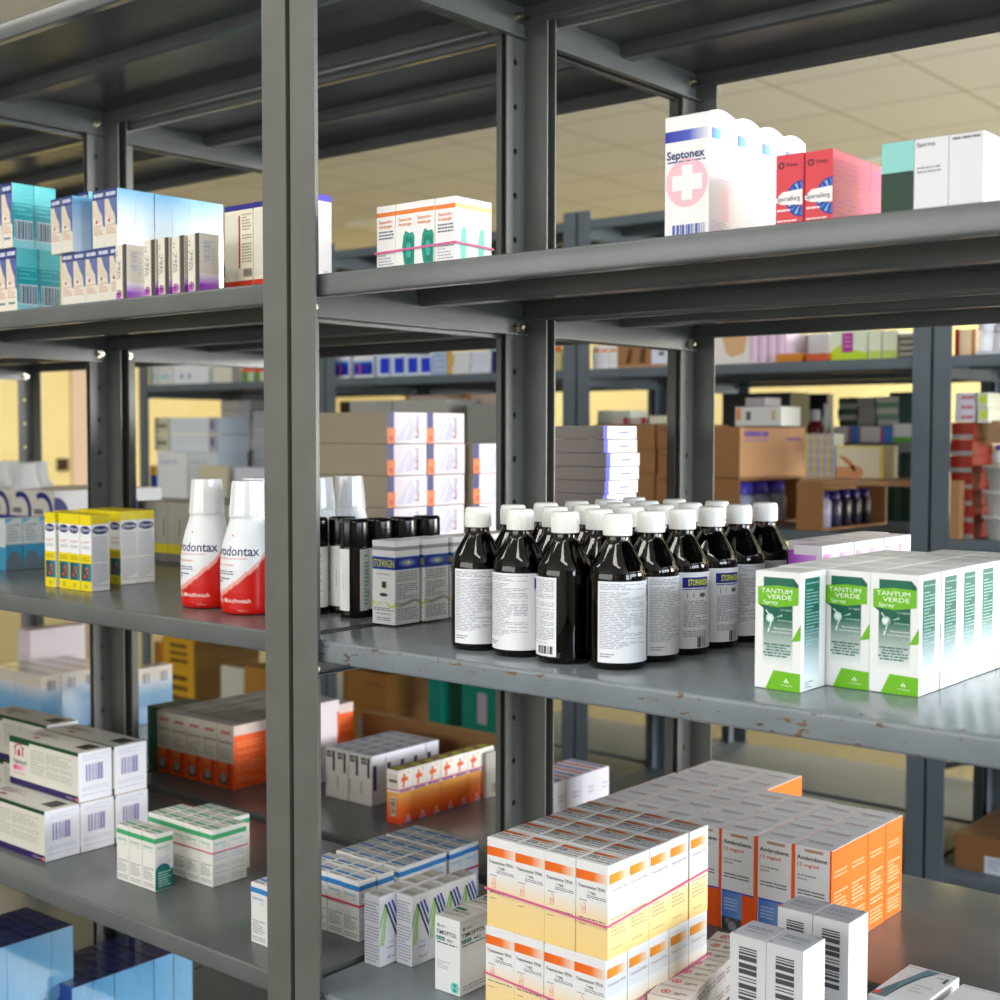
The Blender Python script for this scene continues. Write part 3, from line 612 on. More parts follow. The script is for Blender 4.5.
def orangeT():
    b = Mesh().carton(.0262, .0346, .0905, (240,236,228)); 
    for f in 'FRL':
        b.rect(f,0,0,1,.28,(214,60,16),(240,110,20),vert=True); b.rect(f,0,.28,1,.58,(240,110,20),(246,180,90),vert=True)
    b.poly('R',[(.3,.66),(.42,.66),(.44,.78),(.66,.78),(.66,.85),(.46,.85),(.48,.92),(.36,.92),(.34,.85),(.2,.85),(.2,.78),(.32,.78)],(236,96,24),3); b.disc('R',.72,.93,.0018,(246,140,60),3); b.lines('R',.1,.58,.9,.62,1,(120,110,180),4,th=.9,wd=.5); b.lines('R',.2,.26,.8,.48,6,(226,160,90),5); b.disc('R',.68,.10,.0034,(250,210,200),3,r0=.0018); b.rect('R',.5,0,.9,.05,(200,150,190),k=2)
    b.rect('F',.1,.66,.95,.92,(222,214,196),k=2); b.lines('F',.2,.76,.9,.82,1,(60,60,60),5,th=.8,wd=.5,k=3); b.bars('F',.35,.16,.75,.48,(90,80,70),6,3,horiz=True,back=(220,210,196))
    b.rect('T',0,0,1,1,(150,110,70)); b.disc('T',.55,.5,.0090,(190,206,30),3,ry=.0100); return b.make('antacid_carton')
def orangeH():
    b = Mesh().carton(.0455, .0750, .118, (214,206,192), dict(R=(246,96,30), T=(170,164,160))); O = (222,86,24)
    b.rect('R',0,.84,1,1,(226,206,196)); b.rect('F',0,0,1,.40,O); b.rect('F',.62,0,.80,.40,(204,50,20),k=2); b.rect('F',.1,.05,.6,.2,(70,66,60),k=3); b.disc('F',.35,.16,.009,(150,146,140),4); b.rect('F',.1,.3,.55,.40,(230,120,50),k=3)
    b.text('F','Super Forte',.10,.70,.050,(50,46,44),.80,.01); b.lines('F',.2,.84,.8,.9,1,(196,110,80),3,th=.8,wd=.4); b.lines('F',.12,.45,.85,.62,5,(168,160,150),4); b.lines('R',.1,.1,.9,.75,12,(250,140,80),5); b.lines('T',.1,.3,.9,.7,3,(130,124,120),3); return b.make('cold_remedy_carton')
def greybar():
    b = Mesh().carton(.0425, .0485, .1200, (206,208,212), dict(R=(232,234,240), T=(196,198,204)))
    b.bars('F',.26,.36,.76,.90,(70,70,76),9,3,horiz=True,n=30); b.lines('F',.1,.05,.9,.25,5,(170,172,178),4); b.lines('T',.15,.3,.85,.7,4,(140,148,170),5); b.disc('T',.9,.9,.0012,(200,50,50),3); b.disc('T',.08,.08,.0012,(200,50,50),3); b.lines('R',.2,.05,.6,.2,5,(206,210,224),3); return b.make('barcoded_carton')
def plain(w, d, h, col, cols={}, deco=None, name='carton', m=None):
    b = Mesh().carton(w, d, h, col, cols)
    if deco: deco(b)
    return b.make(name, m)

# ------------------------------------------------------------------ bottles
def amber_bottle():
    root = empty('syrup_bottle'); b = Mesh()
    prof = [(.020,0),(.0285,.0006),(.0306,.003),(.0312,.007),(.0312,.0905),(.0309,.0945),(.0296,.0990),(.0268,.1050),(.0150,.1240),(.0132,.1275),(.0130,.131),(.0130,.1335)]
    b.lathe(prof, 48, (60,30,8)); obj('glass', b, root, mat_=AMBER)
    b = Mesh(); b.lathe([(.018,.0016),(.0270,.0022),(.0290,.005),(.0293,.090),(.0285,.0945),(.0270,.099),(.0245,.104),(.0225,.1075)], 40); obj('liquid', b, root, mat_=SYRUP)
    b = Mesh(); b.lathe([(.0152,.1330),(.0154,.1345),(.0152,.1500),(.0146,.1530),(.0132,.1545),(.0085,.1549),(.0006,.1549)], 48, (240,240,236))
    for k in range(48):
        a = 2*math.pi*k/48; c, s_ = math.cos(a), math.sin(a); r0, r1 = .01515, .01545
        b.face([(r0*math.cos(a-.03), r0*math.sin(a-.03), .1355), (r1*c, r1*s_, .1355), (r1*c, r1*s_, .149), (r0*math.cos(a-.03), r0*math.sin(a-.03), .149)], (240,240,236))
        b.face([(r1*c, r1*s_, .1355), (r0*math.cos(a+.03), r0*math.sin(a+.03), .1355), (r0*math.cos(a+.03), r0*math.sin(a+.03), .149), (r1*c, r1*s_, .149)], (240,240,236))
    obj('screw_cap', b, root, mat_=CAPW)
    return root
def syrup_label():
    b = Mesh(); Rr = .03140; A = math.radians(285); z0, z1 = .0075, .0885
    b.surf['C'] = (lambda u, v, k: ((Rr+.00007*k)*math.cos(u*A), (Rr+.00007*k)*math.sin(u*A), z0+(z1-z0)*v), Rr*A, z1-z0)
    b.rect('C',0,0,1,1,(232,234,240),k=0,n=64)
    T_ = (150,153,166)
    b.lines('C',.015,.17,.355,.975,40,T_,3,th=.36,wd=.24); b.lines('C',.02,.06,.12,.12,2,(150,152,160),4,th=.5,wd=.4)
    b.rect('C',.405,.80,.625,.935,(14,24,140),k=2,n=12)
    V, Fc, tw = glyphs('STOPANGIN', .03); mp = b.surf['C'][0]
    for q in Fc: b.face([mp(.445+V[i][0]*.175/tw, .828+V[i][1]*.115, 4) for i in q], (214,222,10))
    b.lines('C',.41,.765,.60,.79,1,(90,110,200),5,th=.6,wd=.3)
    b.rect('C',.44,.665,.49,.735,(60,90,70)); b.rect('C',.452,.68,.478,.72,(228,230,232),k=4); b.disc('C',.565,.70,.0046,(100,104,116),ry=.0024)
    b.lines('C',.415,.15,.62,.635,22,T_,6,th=.5,wd=.16); b.bars('C',.52,.01,.60,.15,(40,40,44),7,3,n=12)
    b.lines('C',.66,.16,.985,.975,40,T_,8,th=.36,wd=.24); b.bars('C',.84,.03,.975,.13,(40,40,44),9,3,n=20)
    return b.make('label')
BOT = [('a', 0.206, 0.082, 0.2), ('c', 0.206, 0.1432, 0.3), ('f', 0.206, 0.2044, 0.2), ('g', 0.206, 0.2656, 0.4), ('k', 0.206, 0.3268, 0.1), ('q', 0.206, 0.388, 0.2), ('b', 0.2695, 0.078, 0.3), ('e', 0.2695, 0.1392, 0.5), ('h', 0.2695, 0.2004, 0.6), ('l', 0.2695, 0.2616, 0.3), ('r', 0.2695, 0.3228, 0.3), ('u', 0.2695, 0.384, 0.3), ('d', 0.333, 0.074, 1.06), ('i', 0.333, 0.1352, 0.1), ('n', 0.333, 0.1964, 0.7), ('t', 0.333, 0.2576, 0.2), ('w', 0.333, 0.3188, 0.2), ('y', 0.333, 0.38, 0.3), ('j', 0.3955, 0.08, 0.14), ('m', 0.3955, 0.1412, 0.02), ('s', 0.3955, 0.2024, 0.4), ('v', 0.3955, 0.2636, 0.37), ('x', 0.3955, 0.3248, 0.14), ('z', 0.3955, 0.386, 0.8)]
DESC = dict(a='leftmost of the front row, label all small print', b='second in the front row, blue panel at the label edge', d='third in the front row, label ending in a barcode beside bare glass',
 j='nearest of all, broad white label of small print', m='right of the nearest one, label starting halfway round', s='in the right-hand line with blue and yellow label panel',
 v='behind the other blue panel one in the right-hand line', x='second from the back in the right-hand line', z='last of the right-hand line beside the pink striped cartons')
bot0 = amber_bottle(); lab0 = syrup_label()
lo0 = obj('label', lab0, bot0)
COLS = {'acfgkq':'leftmost line','behlru':'second line from the left','dintwy':'third line from the left','jmsvxz':'right-hand line'}
for i, (n, x, y, uc) in enumerate(BOT):
    o = bot0 if i == 0 else copy_tree(bot0); o.location = (x, y, M+.0004)
    if x > .28 and n in 'dintwy': pass
    lb = [c for c in o.children if c.name.startswith('label')][0]
    lb.rotation_euler = (0, 0, math.atan2(CAM.y-y, CAM.x-x)-math.radians(285)*uc)
    if n in DESC: t_ = 'brown syrup bottle, '+DESC[n]
    else:
        for k, v in COLS.items():
            if n in k: t_ = f'brown syrup bottle with white cap, {v}, {ORD[k.index(n)]} from the front'
    o.scale = (.96, .96, 1.0103); tag(o, t_, 'bottle', 'brown syrup bottles with white caps on the middle shelf')

def mouthwash():
    root = empty('mouthwash_bottle'); SX, SY = 1.06, .96
    prof = [(.026,0),(.0315,.0006),(.0335,.003),(.0345,.008),(.0352,.03),(.0352,.060),(.0345,.074),(.0325,.088),(.0290,.102),(.0255,.113),(.0232,.121),(.0222,.1285)]
    def R_at(z):
        for (r0, z0), (r1, z1) in zip(prof, prof[1:]):
            if z0 <= z <= z1: return r0+(r1-r0)*(z-z0)/max(z1-z0, 1e-6)
        return prof[-1][0]
    zs = sorted(set([.0, .0006, .003, .008]+[.012+.0022*i for i in range(53)]+[.1285])); zs = [z for z in zs if z <= .1285]; n = 96
    def cf(i, j):
        z = zs[i]; th = (360*j/n-90) % 360-180      # 0 = facing the aisle
        s = th/90
        edge = .022+.036*max(0, s+.50)**1.45
        if s < -.95 or s > .80: return (236,240,244) if z > .012 else (200,20,16)
        if z < edge: return (206,22,14)
        if z < edge+.0065: return (238,170,160)
        return (236,239,244)
    b = Mesh(); P = [[(SX*R_at(z)*math.cos(2*math.pi*j/n), SY*R_at(z)*math.sin(2*math.pi*j/n), z) for j in range(n)] for z in zs]
    b.grid(P, cf, True); b.face(P[0][::-1], (200,20,16)); b.face(P[-1], (236,236,240))
    def mp(u, v, k):
        z = v*.1285; a = math.radians(-90+(u-.5)*180); r = R_at(z)+.0001*k; return (SX*r*math.cos(a), SY*r*math.sin(a), z)
    b.surf['C'] = (mp, .110, .1285)
    N = (30,44,100); Rd = (226,96,70)
    b.text('C','parodontax',.13,.60,.098,N,.70,.012); b.text('C','effective against gum problems',.22,.565,.020,Rd,.46); b.text('C','complete protection',.22,.495,.022,Rd,.30)
    b.lines('C',.22,.40,.52,.45,2,(90,96,130),3); b.lines('C',.22,.32,.46,.38,2,(90,96,130),4)
    b.disc('C',.47,.80,.0014,(236,110,50),3); b.text('C','alcohol free',.22,.205,.020,(250,190,180),.2); b.text('C','Daily Mouthwash',.20,.125,.046,(250,226,220),.52,.010); b.text('C','500ml',.56,.035,.024,(240,160,150),.12)
    b.bars('C',.93,.08,1.02,.48,(120,140,190),5,3,horiz=True,back=(232,238,246)); obj('bottle_body', b, root, mat_=PLASTIC)
    b = Mesh(); n = 40
    P = [[((r+(.00025 if j % 2 else 0))*math.cos(2*math.pi*j/n), (r+(.00025 if j % 2 else 0))*math.sin(2*math.pi*j/n), z) for j in range(n)] for r, z in [(.0242,.1265),(.0242,.130),(.0224,.150),(.0200,.1725),(.0192,.1735)]]
    b.grid(P, (232,235,238), True, smooth=False); b.face(P[-1], (228,231,235)); obj('measuring_cap', b, root, mat_=CLEAR)
    b = Mesh(); b.lathe([(.0160,.1286),(.0160,.152),(.014,.155),(.0006,.155)], 24, (236,238,240)); obj('inner_cap', b, root, mat_=CAPW)
    return root
mw0 = mouthwash()
VD = Vector((-.641, .767, 0))
def ctr(px, py, z, r): p = onZ(px, py, z)+VD*r; return p.x, p.y
c2, c1 = ctr(244, 616, ML, .031), ctr(203, 609.5, ML, .031)
pos = [(c2[0], c2[1], 'red and white mouthwash bottle, right one of the front pair'), (c1[0], c1[1], 'red and white mouthwash bottle, left one of the front pair'),
    (c1[0]+.012, c1[1]+.078, 'white capped mouthwash bottle standing behind the front pair, left'), (c2[0]+.012, c2[1]+.082, 'white capped mouthwash bottle behind the front pair, right'),
    (onY(318, 481, .262).x, .262, 'mouthwash bottle behind the black bottles, cap beside the post'), (onY(349, 480, .335).x, .335, 'mouthwash bottle behind the black bottles, cap clear of the post')]
for i, (x, y, lb) in enumerate(pos):
    o = mw0 if i == 0 else copy_tree(mw0); o.location = (x, y, ML+.0005); o.rotation_euler = (0, 0, math.radians(13)); tag(o, lb, 'bottle', 'mouthwash bottles on the middle shelf')

def black_bottle():
    root = empty('black_spray_bottle'); b = Mesh()
    b.lathe([(.0170,0),(.0183,.001),(.0187,.004),(.0187,.088),(.0181,.0905)], 40); obj('bottle_body', b, root, mat_=BLACKP)
    b = Mesh(); b.lathe([(.0184,.0905),(.0188,.092),(.0188,.121),(.0180,.1245),(.0160,.1258),(.0006,.126)], 40); obj('overcap', b, root, mat_=BLACKP)
    b = Mesh(); Rr = .0189; A = math.radians(318)
    b.surf['C'] = (lambda u, v, k: ((Rr+.00007*k)*math.cos(u*A), (Rr+.00007*k)*math.sin(u*A), .009+.079*v), Rr*A, .079)
    b.rect('C',0,0,1,1,(232,234,232),k=0,n=48); b.lines('C',.06,.08,.16,.92,14,(130,190,190),3,th=.6,wd=.6); b.bars('C',.80,.32,.92,.62,(120,190,186),4,3,horiz=True,n=40,back=(214,232,230)); b.poly('C',[(.84,.80),(.88,.84),(.92,.80)],(150,210,206))
    b.lines('C',.3,.1,.7,.9,20,(160,170,176),5); obj('label', b, root); return root
bk0 = black_bottle()
for i, (x, y, rot, lb) in enumerate([(*ctr(353, 620.5, M, .0187),0,'black bottle with white split label, nearest of the black group'),(*ctr(312, 617, M, .0187),2.6,'black bottle with white label, half behind the front post'),
    (onZ(378,520,M+.126).x,onZ(378,520,M+.126).y,1.2,'black capped bottle, second in the line behind the nearest'),(onZ(402.5,519,M+.126).x,onZ(402.5,519,M+.126).y,2.,'black capped bottle, third in the line behind the nearest'),(onZ(426,517.5,M+.126).x,onZ(426,517.5,M+.126).y,.4,'black capped bottle, last in the line behind the nearest'),(onZ(340,519,M+.126).x-.004,onZ(340,519,M+.126).y+.008,1.,'black capped bottle behind the one half hidden by the post')]):
    o = bk0 if i == 0 else copy_tree(bk0); o.location = (x, y, ML+.0005)
    lo = [c for c in o.children if c.name.startswith('label')][0]; lo.rotation_euler = (0,0,math.atan2(CAM.y-y, CAM.x-x)+math.radians(21)+.02+rot)
    tag(o, lb, 'bottle', 'black bottles on the middle shelf')

# ------------------------------------------------------------------ rubber bands
def band(name, x0, y0, x1, y1, z, label, m=RUBBER, dz=(0,0,0,0), th=.0012, group='rubber bands round cartons'):
    b = Mesh(); e = .0008; pts = []
    cor = [(x0,y0,dz[0],-1,-1),(x1,y0,dz[1],1,-1),(x1,y1,dz[2],1,1),(x0,y1,dz[3],-1,1)]
    ring_in = [(x+sx*e, y+sy*e, z+q) for x, y, q, sx, sy in cor]; out = [(x+sx*(e+th*.6), y+sy*(e+th*.6), z+q) for x, y, q, sx, sy in cor]
    for i in range(4):
        j = (i+1) % 4; a, c, d_, f = ring_in[i], ring_in[j], out[j], out[i]
        up = lambda p, s: (p[0], p[1], p[2]+s*th)
        b.face([up(f,-1), up(d_,-1), up(d_,1), up(f,1)]); b.face([up(a,-1), up(a,1), up(c,1), up(c,-1)]); b.face([up(f,1), up(d_,1), up(c,1), up(a,1)]); b.face([up(f,-1), up(a,-1), up(c,-1), up(d_,-1)])
    o = obj(name, b, None, mat_=m); tag(o, label, 'rubber band', group); return o

# ------------------------------------------------------------------ upper shelf, left bay
G1 = 'teal nose spray cartons on the upper left shelf'
nb = nosebox()
block(nb, 'nose_spray_carton', 'nose spray carton with teal side', 'box', -.641, .028, UL, 3, 2, 1, G1, lab=lambda i, j, k: f"nose spray carton, teal side, lower layer, {'front' if j == 0 else 'back'} row, {['leftmost','middle','right'][i]}")
block(nb, 'nose_spray_carton', 'x', 'box', -.648, .026, UL+.0948, 3, 2, 1, G1, m if False else None, lab=lambda i, j, k: f"nose spray carton, teal side, stacked on top, {'front' if j == 0 else 'back'} row, {['leftmost','middle','right'][i]}")
block(nb, 'nose_spray_carton', 'x', 'box', -.625, .14, UL+.0948, 1, 2, 1, G1, lab=lambda i, j, k: f"teal nose spray carton behind the wrapped blue ones, {'nearer' if j == 0 else 'farther'}")
block(nb, 'nose_spray_carton', 'x', 'box', -.625, .14, UL, 1, 2, 1, G1, lab=lambda i, j, k: f"teal nose spray carton under another, behind the wrapped blue ones, {'nearer' if j == 0 else 'farther'}")
sb = skybox(); sb.materials[0] = WRAP
G2 = 'blue shrink wrapped spray cartons on the upper left shelf'
block(sb, 'wrapped_spray_carton', 'x', 'box', -.404, .045, UL, 5, 1, 1, G2, h=.068, lab=lambda i, j, k: f"wrapped pale blue nose spray carton, lower row, {nth(i,5)}")
block(sb, 'wrapped_spray_carton', 'x', 'box', -.414, .045, UL+.0790, 2, 3, 1, G2, lab=lambda i, j, k: f"glossy wrapped sky blue carton of the top layer, {['front','middle','back'][j]} row, {['left','right'][i]}")
block(sb, 'wrapped_spray_carton', 'x', 'box', -.414, .106, UL, 2, 2, 1, G2, lab=lambda i, j, k: f"wrapped sky blue carton of the bottom layer, {['middle','back'][j]} row, {['left','right'][i]}")
block(sb, 'wrapped_spray_carton', 'x', 'box', -.516, .040, UL+.0790, 2, 1, 1, G2, rot=-.06, lab=lambda i, j, k: f"tilted wrapped nose spray carton on top, beside the teal ones, {['left','right'][i]}")
gb = gelbox()
for i, x in enumerate((-.347,-.284,-.254,-.225,-.192)):
    block(gb, 'eye_gel_carton', 'x', 'box', x, .012, UL, 1, 1, 1, 'white and purple gel cartons on the upper left shelf', rj=.05, lab=lambda a, j, k: f"small white carton with purple foot, {nth(i,5)} of five")
rb = redblue()
block(rb, 'red_foot_carton', 'x', 'box', -.060, .08, UL, 3, 1, 1, 'white cartons with red foot on the upper left shelf', jit=.003, lab=lambda i, j, k: f"white carton with red foot and blue top, {['left','middle','right'][i]} of three")
# upper shelf, right bay
so, sl = sanorin('o').make('nasal_drops_carton'), sanorin_leaf()
G = 'orange striped nasal drops cartons on the upper right shelf'
for i in range(4):
    for j in range(2):
        block(sl if i in (1, 2) else so, 'nasal_drops_carton', 'x', 'box', .192-(3-i)*.0306, .06+j*.031, U, 1, 1, 1, G, lab=lambda a, c, k: f"orange striped nasal drops carton{' with green leaf' if i in (1,2) else ''}, {['front','back'][j]} row, {nth(i,4)}")
band('rubber_band', .192-.1226, .06, .192, .122, U+.026, 'pink rubber band round the orange striped nasal drops cartons', dz=(-.001,.002,0,0))
sp = septonex()
block(sp, 'antiseptic_spray_carton', 'x', 'box', .5105, .062, U, 1, 4, 1, 'white antiseptic spray cartons on the upper right shelf', lab=lambda i, j, k: f"tall white carton with pink cross, {['nearest','second','third','farthest'][j]} of the line")
th_ = thea(); Gt = 'red eye drops cartons on the upper right shelf'
block(th_, 'red_eye_drops_carton', 'x', 'box', .6365, .062, U, 1, 2, 1, Gt, lab=lambda i, j, k: f"small red eye drops carton, right column, {['nearest','second'][j]}")
block(th_, 'red_eye_drops_carton', 'x', 'box', .6350, .1165, U, 1, 2, 1, Gt, lab=lambda i, j, k: f"small red eye drops carton, right column, {['third','farthest'][j]}")
block(th_, 'red_eye_drops_carton', 'x', 'box', .6085, .060, U, 1, 4, 1, Gt, lab=lambda i, j, k: f"small red eye drops carton, left column, {['nearest','second','third','farthest'][j]}")
for i in range(3):
    block(spiriva(i).make if False else spiriva(i), 'inhaler_carton', 'x', 'box', .771-(2-i)*.0295, .062, U, 1, 1, 1, 'white and green inhaler cartons on the upper right shelf', lab=lambda a, c, k: ['inhaler carton with pale teal top and dark green lower half','white inhaler carton with grey printed name beside the green one','plain white inhaler carton at the right end of the upper shelf'][i])

# ------------------------------------------------------------------ middle shelf, left bay
ol = olynth(); G = 'yellow topped nasal spray cartons on the middle left shelf'
block(ol, 'nasal_spray_carton', 'x', 'box', -.562, .095, ML, 3, 1, 1, G, lab=lambda i, j, k: f"yellow topped nasal spray carton of the front row, {['left','middle','right'][i]} of three")
block(ol, 'nasal_spray_carton', 'x', 'box', -.654, .093, ML, 1, 1, 1, G, lab=lambda i, j, k: "yellow topped nasal spray carton left of the front three")
block(ol, 'nasal_spray_carton', 'x', 'box', -.680, .124, ML, 1, 1, 1, G, lab=lambda i, j, k: "yellow topped nasal spray carton standing farthest left of its kind")
block(ol, 'nasal_spray_carton', 'x', 'box', -.609, .178, ML, 4, 2, 1, G, lab=lambda i, j, k: f"yellow topped nasal spray carton, rear group {['front','back'][j]} row, {nth(i,4)}")
def lbd(b):
    b.rect('F',0,0,1,.45,(70,160,205)); b.rect('R',0,0,1,.5,(30,150,200)); b.disc('R',.5,.0,.016,(90,110,130),3,a0=0,a1=180,ry=.032); b.lines('R',.15,.55,.85,.9,6,(150,170,190),4); b.poly('R',[(0,1),(.5,1),(0,.9)],(90,180,220)); b.rect('T',0,0,1,1,(200,210,214))
xl = onY(6, 550, .178).x; dl = onX(23, 550, xl).y-.178
lb_ = plain(.034,dl-.0006,.089,(214,222,228),{},lbd,'light_blue_carton')
block(lb_, 'light_blue_carton', 'x', 'box', xl, .178, ML, 1, 3, 1, 'light blue arched cartons at the left end', lab=lambda i, j, k: f"small light blue and white arched carton at left edge, {['nearest','middle','farthest'][j]}")
def cod(b):
    b.rect('F',0,0,1,.45,(30,60,150)); b.disc('F',.45,.55,.045,(20,40,130),2,r0=.032,a0=-60,a1=120); b.lines('F',.1,.5,.5,.62,1,(110,110,120),3,th=.9,wd=.4); b.poly('F',[(.1,.3),(.5,.22),(.3,.12)],(200,70,60)); b.rect('R',0,0,1,.6,(20,60,160),(200,216,234),vert=True); b.disc('R',0,.55,.035,(20,40,130),2,a0=-90,a1=90)
cr = plain(.090,.095,.110,(222,216,206),dict(R=(236,236,240)),cod,'denture_cream_carton')
q = onY(46, 492, .60)
block(cr, 'denture_cream_carton', 'x', 'box', q.x, .62, M, 3, 3, 1, 'blue swirl cartons on the rear left shelf', lab=lambda i, j, k: f"beige and blue carton with swirl, {['front','middle','back'][j]} row, {nth(i,3)}")
cp = Mesh(); cp.lathe([(.034,0),(.033,.006),(.024,.020),(.022,.055),(.018,.060),(.0006,.060)], 28, (210,206,204)); cpm = cp.make('dome_cap', CLEAR)
for i, (px, yy) in enumerate([(0,.66),(26,.66),(38,.74),(12,.74)]):
    p = onZ(px, 476, M+.1105); o = obj('clear_plastic_cup', cpm, None, (p.x, p.y if False else yy+.0, M+.1108)); o.location.x = onY(px, 476, yy).x
    tag(o, f"cloudy plastic cup upside down on the blue cartons, {nth(i,4)}", 'cup', 'cloudy plastic cups on the blue swirl cartons')
def gyd(b): b.rect('F',0,0,1,.14,(120,118,112)); b.rect('F',0,.14,1,.30,(214,196,50)); b.rect('F',.72,.45,.80,.72,(120,116,110)); b.rect('T',0,0,1,1,(226,218,214)); b.rect('R',0,.14,1,.30,(214,196,50))
gy = plain(.0455,.12,.110,(176,172,158),{},gyd,'grey_banded_carton')
q = onY(175, 520, .47)
block(gy, 'grey_banded_carton', 'x', 'box', q.x+.155, .475, M, 6, 2, 1, 'grey cartons with yellow band on the rear left shelf', lab=lambda i, j, k: f"grey carton with yellow band behind the mouthwash, {['front','back'][j]} row, {nth(i,6)}")

# middle shelf, right bay
st = stopangin(); G = 'blue banded throat spray cartons on the middle shelf'
block(st, 'throat_spray_carton', 'x', 'box', .029, .130, M, 1, 1, 1, G, lab=lambda i, j, k: "white throat spray carton with blue band, nearest, beside the black bottles")
block(st, 'throat_spray_carton', 'x', 'box', .031, .182, M, 1, 1, 1, G, lab=lambda i, j, k: "white throat spray carton with blue band, second, left of the brown bottles")
block(st, 'throat_spray_carton', 'x', 'box', .035, .232, M, 1, 3, 1, G, lab=lambda i, j, k: f"white throat spray carton, {['third','fourth','last'][j]} behind, beside the leftmost brown bottles")
tv = tantum(); G = 'green and white mouth spray cartons on the middle shelf'
block(tv, 'spray_carton', 'x', 'box', .609, .068, M, 1, 1, 1, G, rj=.004, lab=lambda i, j, k: "green and white spray carton standing forward of the block, leftmost")
block(tv, 'spray_carton', 'x', 'box', .6995, .119, M, 2, 8, 1, G, rj=.004, gap=.0006, lab=lambda i, j, k: f"green and white spray carton, {['left','right'][i]} column of the pair, {['front','second','third','fourth','fifth','sixth','seventh','last'][j]} row", keep=lambda i, j, k: j < 6)
block(tv, 'spray_carton', 'x', 'box', .604, .120, M, 1, 5, 1, G, lab=lambda i, j, k: f"green and white spray carton, far left column, {['front','second','third','fourth','last'][j]} row")
def pkd(b): b.rect('F',0,.28,.8,.72,(170,70,200),(214,150,226)); b.rect('R',.08,.28,.55,.75,(240,140,240),(250,215,250)); b.rect('T',.1,.3,.9,.6,(206,196,206)); b.rect('T',.1,.66,.5,.74,(200,110,190))
pk = plain(.034,.0388,.0382,(222,214,224),dict(R=(246,242,246), T=(220,214,222)),pkd,'purple_striped_carton')
for x1, y0, ny, cn in [(.513,.300,6,'right'),(.4785,.352,5,'left')]:
    block(pk, 'purple_striped_carton', 'x', 'box', x1, y0, M, 1, ny, 3, 'purple striped flat cartons behind the spray cartons', keep=lambda i, j, k: k == 2 or cn == 'right', lab=lambda i, j, k: f"flat white carton with purple stripe, {['bottom','middle','top'][k]} layer, {cn} column, {ORD[j]} row")

# ------------------------------------------------------------------ lower shelf, left bay
pu = pulmi(); G = 'long white suspension cartons on the lower left shelf'
for x, y, k, lb in [(-.641,.060,0,'long white carton with purple edge, nearest on the shelf, bottom layer'),(-.640,.1215,0,'long white carton with purple edge, bottom layer, second row'),(-.638,.183,0,'long white carton with purple edge, bottom layer, back row'),
    (-.644,.1215,1,'long white carton with purple edge, top layer, front, over the second row'),(-.640,.183,1,'long white carton with purple edge, top layer, back row')]:
    tag(obj('inhalation_suspension_carton', pu, None, (x-.1, y+.0301, LL+.0006+k*.0779), rnd.uniform(-.006,.006)), lb, 'box', G)
for i, (x, y, k) in enumerate([(-.86,.20,0),(-.86,.20,1),(-.90,.30,0)]):
    tag(obj('inhalation_suspension_carton', pu, None, (x-.1, y+.0301, LL+.0006+k*.0779)), ['long white carton at the left edge, lower one','long white carton at the left edge, stacked on top','long white carton at the left edge, farther back'][i], 'box', G)
sg = sanorin('g').make('nasal_drops_carton')
sgt = sanorin('g'); sgt.rect('R',0,.02,1,.34,(16,120,108),k=4); sgt.disc('R',.42,.34,.0125,(30,90,150),4,a0=0,a1=180,ry=.0100); sgt.disc('R',.40,.33,.0118,(16,120,108),5,a0=0,a1=180,ry=.0085); sgt.lines('R',.15,.06,.85,.34,6,(170,220,214),4,k=6,th=.5,wd=.4); sgt = sgt.make('nasal_drops_carton')
G = 'green striped nasal drops cartons on the lower left shelf'
for i in range(3): block(sgt if i == 2 else sg, 'nasal_drops_carton', 'x', 'box', -.402-(2-i)*.0306, .087, LL, 1, 1, 1, G, lab=lambda a, c, k: f"green striped drops carton, front trio, {['leftmost','middle','rightmost with teal end'][i]}")
block(sg, 'nasal_drops_carton', 'x', 'box', -.355, .151, LL, 5, 2, 1, G, keep=lambda i, j, k: True, lab=lambda i, j, k: f"green striped drops carton in the banded group, {['front','back'][j]} row, {nth(i,5)}")
block(sg, 'nasal_drops_carton', 'x', 'box', -.386, .213, LL, 3, 1, 1, G, lab=lambda i, j, k: f"green striped drops carton behind the banded group, {['left','middle','right'][i]}")
band('rubber_band', -.355-.1532, .151, -.355, .2125, LL+.050, 'thin red rubber band round the green striped drops cartons', RUBRED, th=.0008)
sblu = sanorin('b').make('nasal_drops_carton'); Gb = 'blue striped nasal drops cartons on the lower shelf'
block(sblu, 'nasal_drops_carton', 'x', 'box', -.060, .052, LL, 3, 1, 1, Gb, keep=lambda i, j, k: True, lab=lambda i, j, k: f"blue striped drops carton by the foot of the front post, {nth(i,3)}")
oh = orangeH(); G = 'orange and grey cold remedy cartons on the rear lower left shelf'
block(oh, 'cold_remedy_carton', 'x', 'box', -.757, .515, L, 5, 4, 1, G, lab=lambda i, j, k: f"orange and grey carton, {ORD[j]+' row' if j < 3 else 'back row'}, {nth(i,5)}")
p = plain(.05,.10,.118,(16,70,52),name='dark_green_carton'); block(p, 'dark_green_carton', 'x', 'box', -.757-.230, .53, L, 1, 1, 1, lab=lambda i, j, k: 'dark green carton at the left end of the orange cartons')
